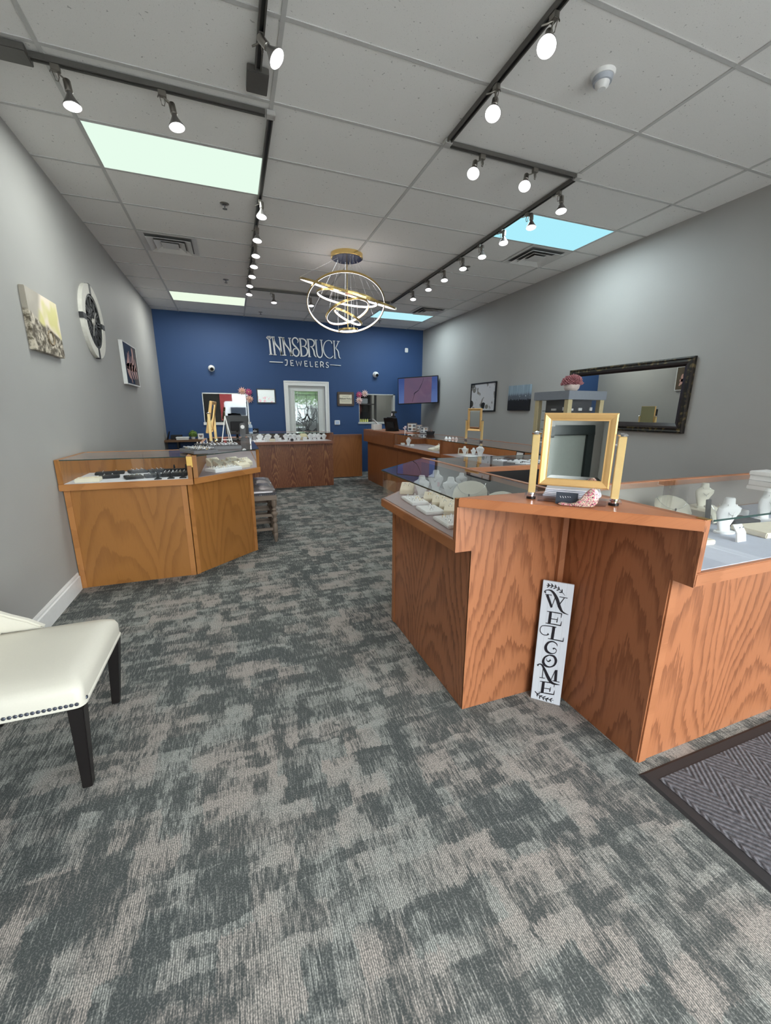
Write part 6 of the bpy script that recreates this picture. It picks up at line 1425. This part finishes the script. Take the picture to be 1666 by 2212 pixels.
for lb, x_, y_, w_, h_ in (('cream stepped ring box at the far glass corner of the left island', 3.15, 1.20, 0.09, 0.07), ('farthest cream ring ramp behind the white pads', 3.20, 0.92, 0.10, 0.05), ('second cream ring ramp behind the white pads', 3.20, 0.80, 0.10, 0.05), ('third ring ramp, white topped, behind the white pads', 3.19, 0.685, 0.10, 0.05), ('nearest cream ring ramp behind the white pads', 3.16, 0.575, 0.10, 0.055)):
    ramp(lb, (x_, y_, Z0), w_, 0.10, h_, -0.55, CREAM, 'cream ring ramps in the left island counter')
    rings_on('ring on the ' + lb, 'rings on the ' + lb, (x_, y_, Z0 + h_ * 0.72), -0.55, 2, 1, w_ * 0.7, 0.05, 0, 0.1, 0.2, 0.009)

# --- island right counter displays
bust('nearer white necklace bust with gold pendant in the right island counter', (4.20, -0.18, Z0), 0.17, -0.25)
bust('farther right white necklace bust in the right island counter', (4.66, -0.10, Z0), 0.17, -0.15)
tag(obj('display_riser', MB().box(-0.10, 0.10, -0.08, 0.08, 0, 0.05), CREAM, world=False, bevel=0.004), 'cream riser under the large bust, right island counter', 'jewelry display').location = (4.42, 0.07, Z0)
bust('large cream necklace bust on a riser in the right island counter', (4.42, 0.07, Z0 + 0.051), 0.135, -0.4, PADC, 'cream necklace busts')
oval_pad('leaning cream oval pad left of the grey strap stand, right island counter', (4.10, -0.01, Z0 + 0.016), 0.17, 0.155, -0.5, 0.75, PADC)
oval_pad('flat leaning cream pad in front of the large bust, right island counter', (4.30, -0.085, Z0 + 0.014), 0.11, 0.10, 0.2, 0.6, PADC)
tag(obj('strap_stand', MB().obox(Matrix.Rotation(-0.12, 4, 'X'), 0.032, 0.008, 0.15), CHAR, world=False, bevel=0.002), 'grey upright strap stand in the right island counter', 'jewelry display').location = (4.16, -0.12, Z0 + 0.077)
for lb, x_, y_, sx, sy, h_, mt in (('ivory ring pad at the front left of the right island counter', 3.84, -0.20, 0.26, 0.15, 0.022, CREAM), ('ivory pad below the nearer bust, right island counter', 4.04, -0.065, 0.24, 0.11, 0.022, CREAM), ('long ivory slab at the front of the right island counter', 4.43, -0.25, 0.30, 0.16, 0.026, CREAM),
       ('grey ring tray behind the long ivory slab', 4.44, -0.10, 0.17, 0.10, 0.03, CHAR), ('second grey ring tray at the right edge of the picture', 4.66, -0.24, 0.20, 0.10, 0.03, CHAR), ('dark ring tray near the big mirror post, right island counter', 3.92, 0.08, 0.14, 0.09, 0.022, MATBLACK), ('ivory pad at the back of the right island counter', 4.62, 0.06, 0.18, 0.12, 0.03, JWHITE), ('ivory flat pad beside the left oval pad, right island counter', 3.76, 0.02, 0.16, 0.12, 0.018, CREAM)):
    tray(lb, (x_, y_, Z0), sx, sy, h_, -0.12, mt, None)
    if 'slab' not in lb: rings_on('ring on the ' + lb, 'rings on the ' + lb, (x_, y_, Z0 + h_ - 0.002), -0.12, 4, 2, sx * .8, sy * .6, 0, 0.2, 0.3, 0.008)
eh = thing('earring_stand', 'small curved white earring stand at the front of the right island counter', 'jewelry display', (4.12, -0.27, Z0))
obj('curved_panel', MB().loft([[Vector((x_, y_ , z_)) for y_, z_ in ((-0.03, 0), (-0.022, 0.04), (0.0, 0.072), (0.004, 0.072), (-0.016, 0.04), (-0.022, 0))] for x_ in (-0.03, 0.03)]), JWHITE, eh, False)
for dx in (-0.012, 0.012): obj('earring', MB().ball((dx, -0.016, 0.062), 0.004, 6), SILVER, eh, False)
nm = thing('note_card', 'small white printed note standing in the right island counter', 'card', (4.36, -0.10, Z0))
obj('card', MB().box(-0.04, 0.04, 0, 0.002, 0, 0.055).xf(Matrix.Rotation(-0.2, 4, 'X')), WHITE, nm, False)
wr = MB()
for z_ in (0.04, 0.03, 0.02): wr.stroke([(-0.03 + 0.006 * k, z_ + 0.002 * (-1) ** k) for k in range(11)], 0.0012, lambda a, b, c_: Matrix.Rotation(-0.2, 4, 'X') @ Vector((a, -0.0006 - c_, b)), 0.0003, False)
obj('writing', wr, M('red_brown_ink', (0.3, 0.06, 0.05), 0.6), nm, False)
wbx = thing('gift_box', 'white lidded box standing on the right island counter at the picture edge', 'box', (4.80, -0.02, 1.087))
obj('body', MB().box(4.73, 4.87, -0.08, 0.04, 1.087, 1.112), WHITE, wbx); obj('lid', MB().box(4.725, 4.875, -0.085, 0.045, 1.1125, 1.135), WHITE, wbx, bevel=0.003)

# beside the entrance, seen in the gold corner mirror
fm2 = thing('leaning_frame', 'dark framed panel by the entrance, seen in the gold corner mirror', 'picture', (XL, -2.2, 0.9))
obj('frame', pic_frame(MB(), -2.93, -1.40, 0.30, 1.30, 0.04, 0.11, 'x', XL), M('black_green_frame', (0.015, 0.022, 0.022), 0.3), fm2, bevel=0.006)
obj('panel', MB().box(XL + 0.002, XL + 0.012, -2.82, -1.51, 0.41, 1.19), M('grey_green_panel', (0.22, 0.24, 0.22), 0.15), fm2)
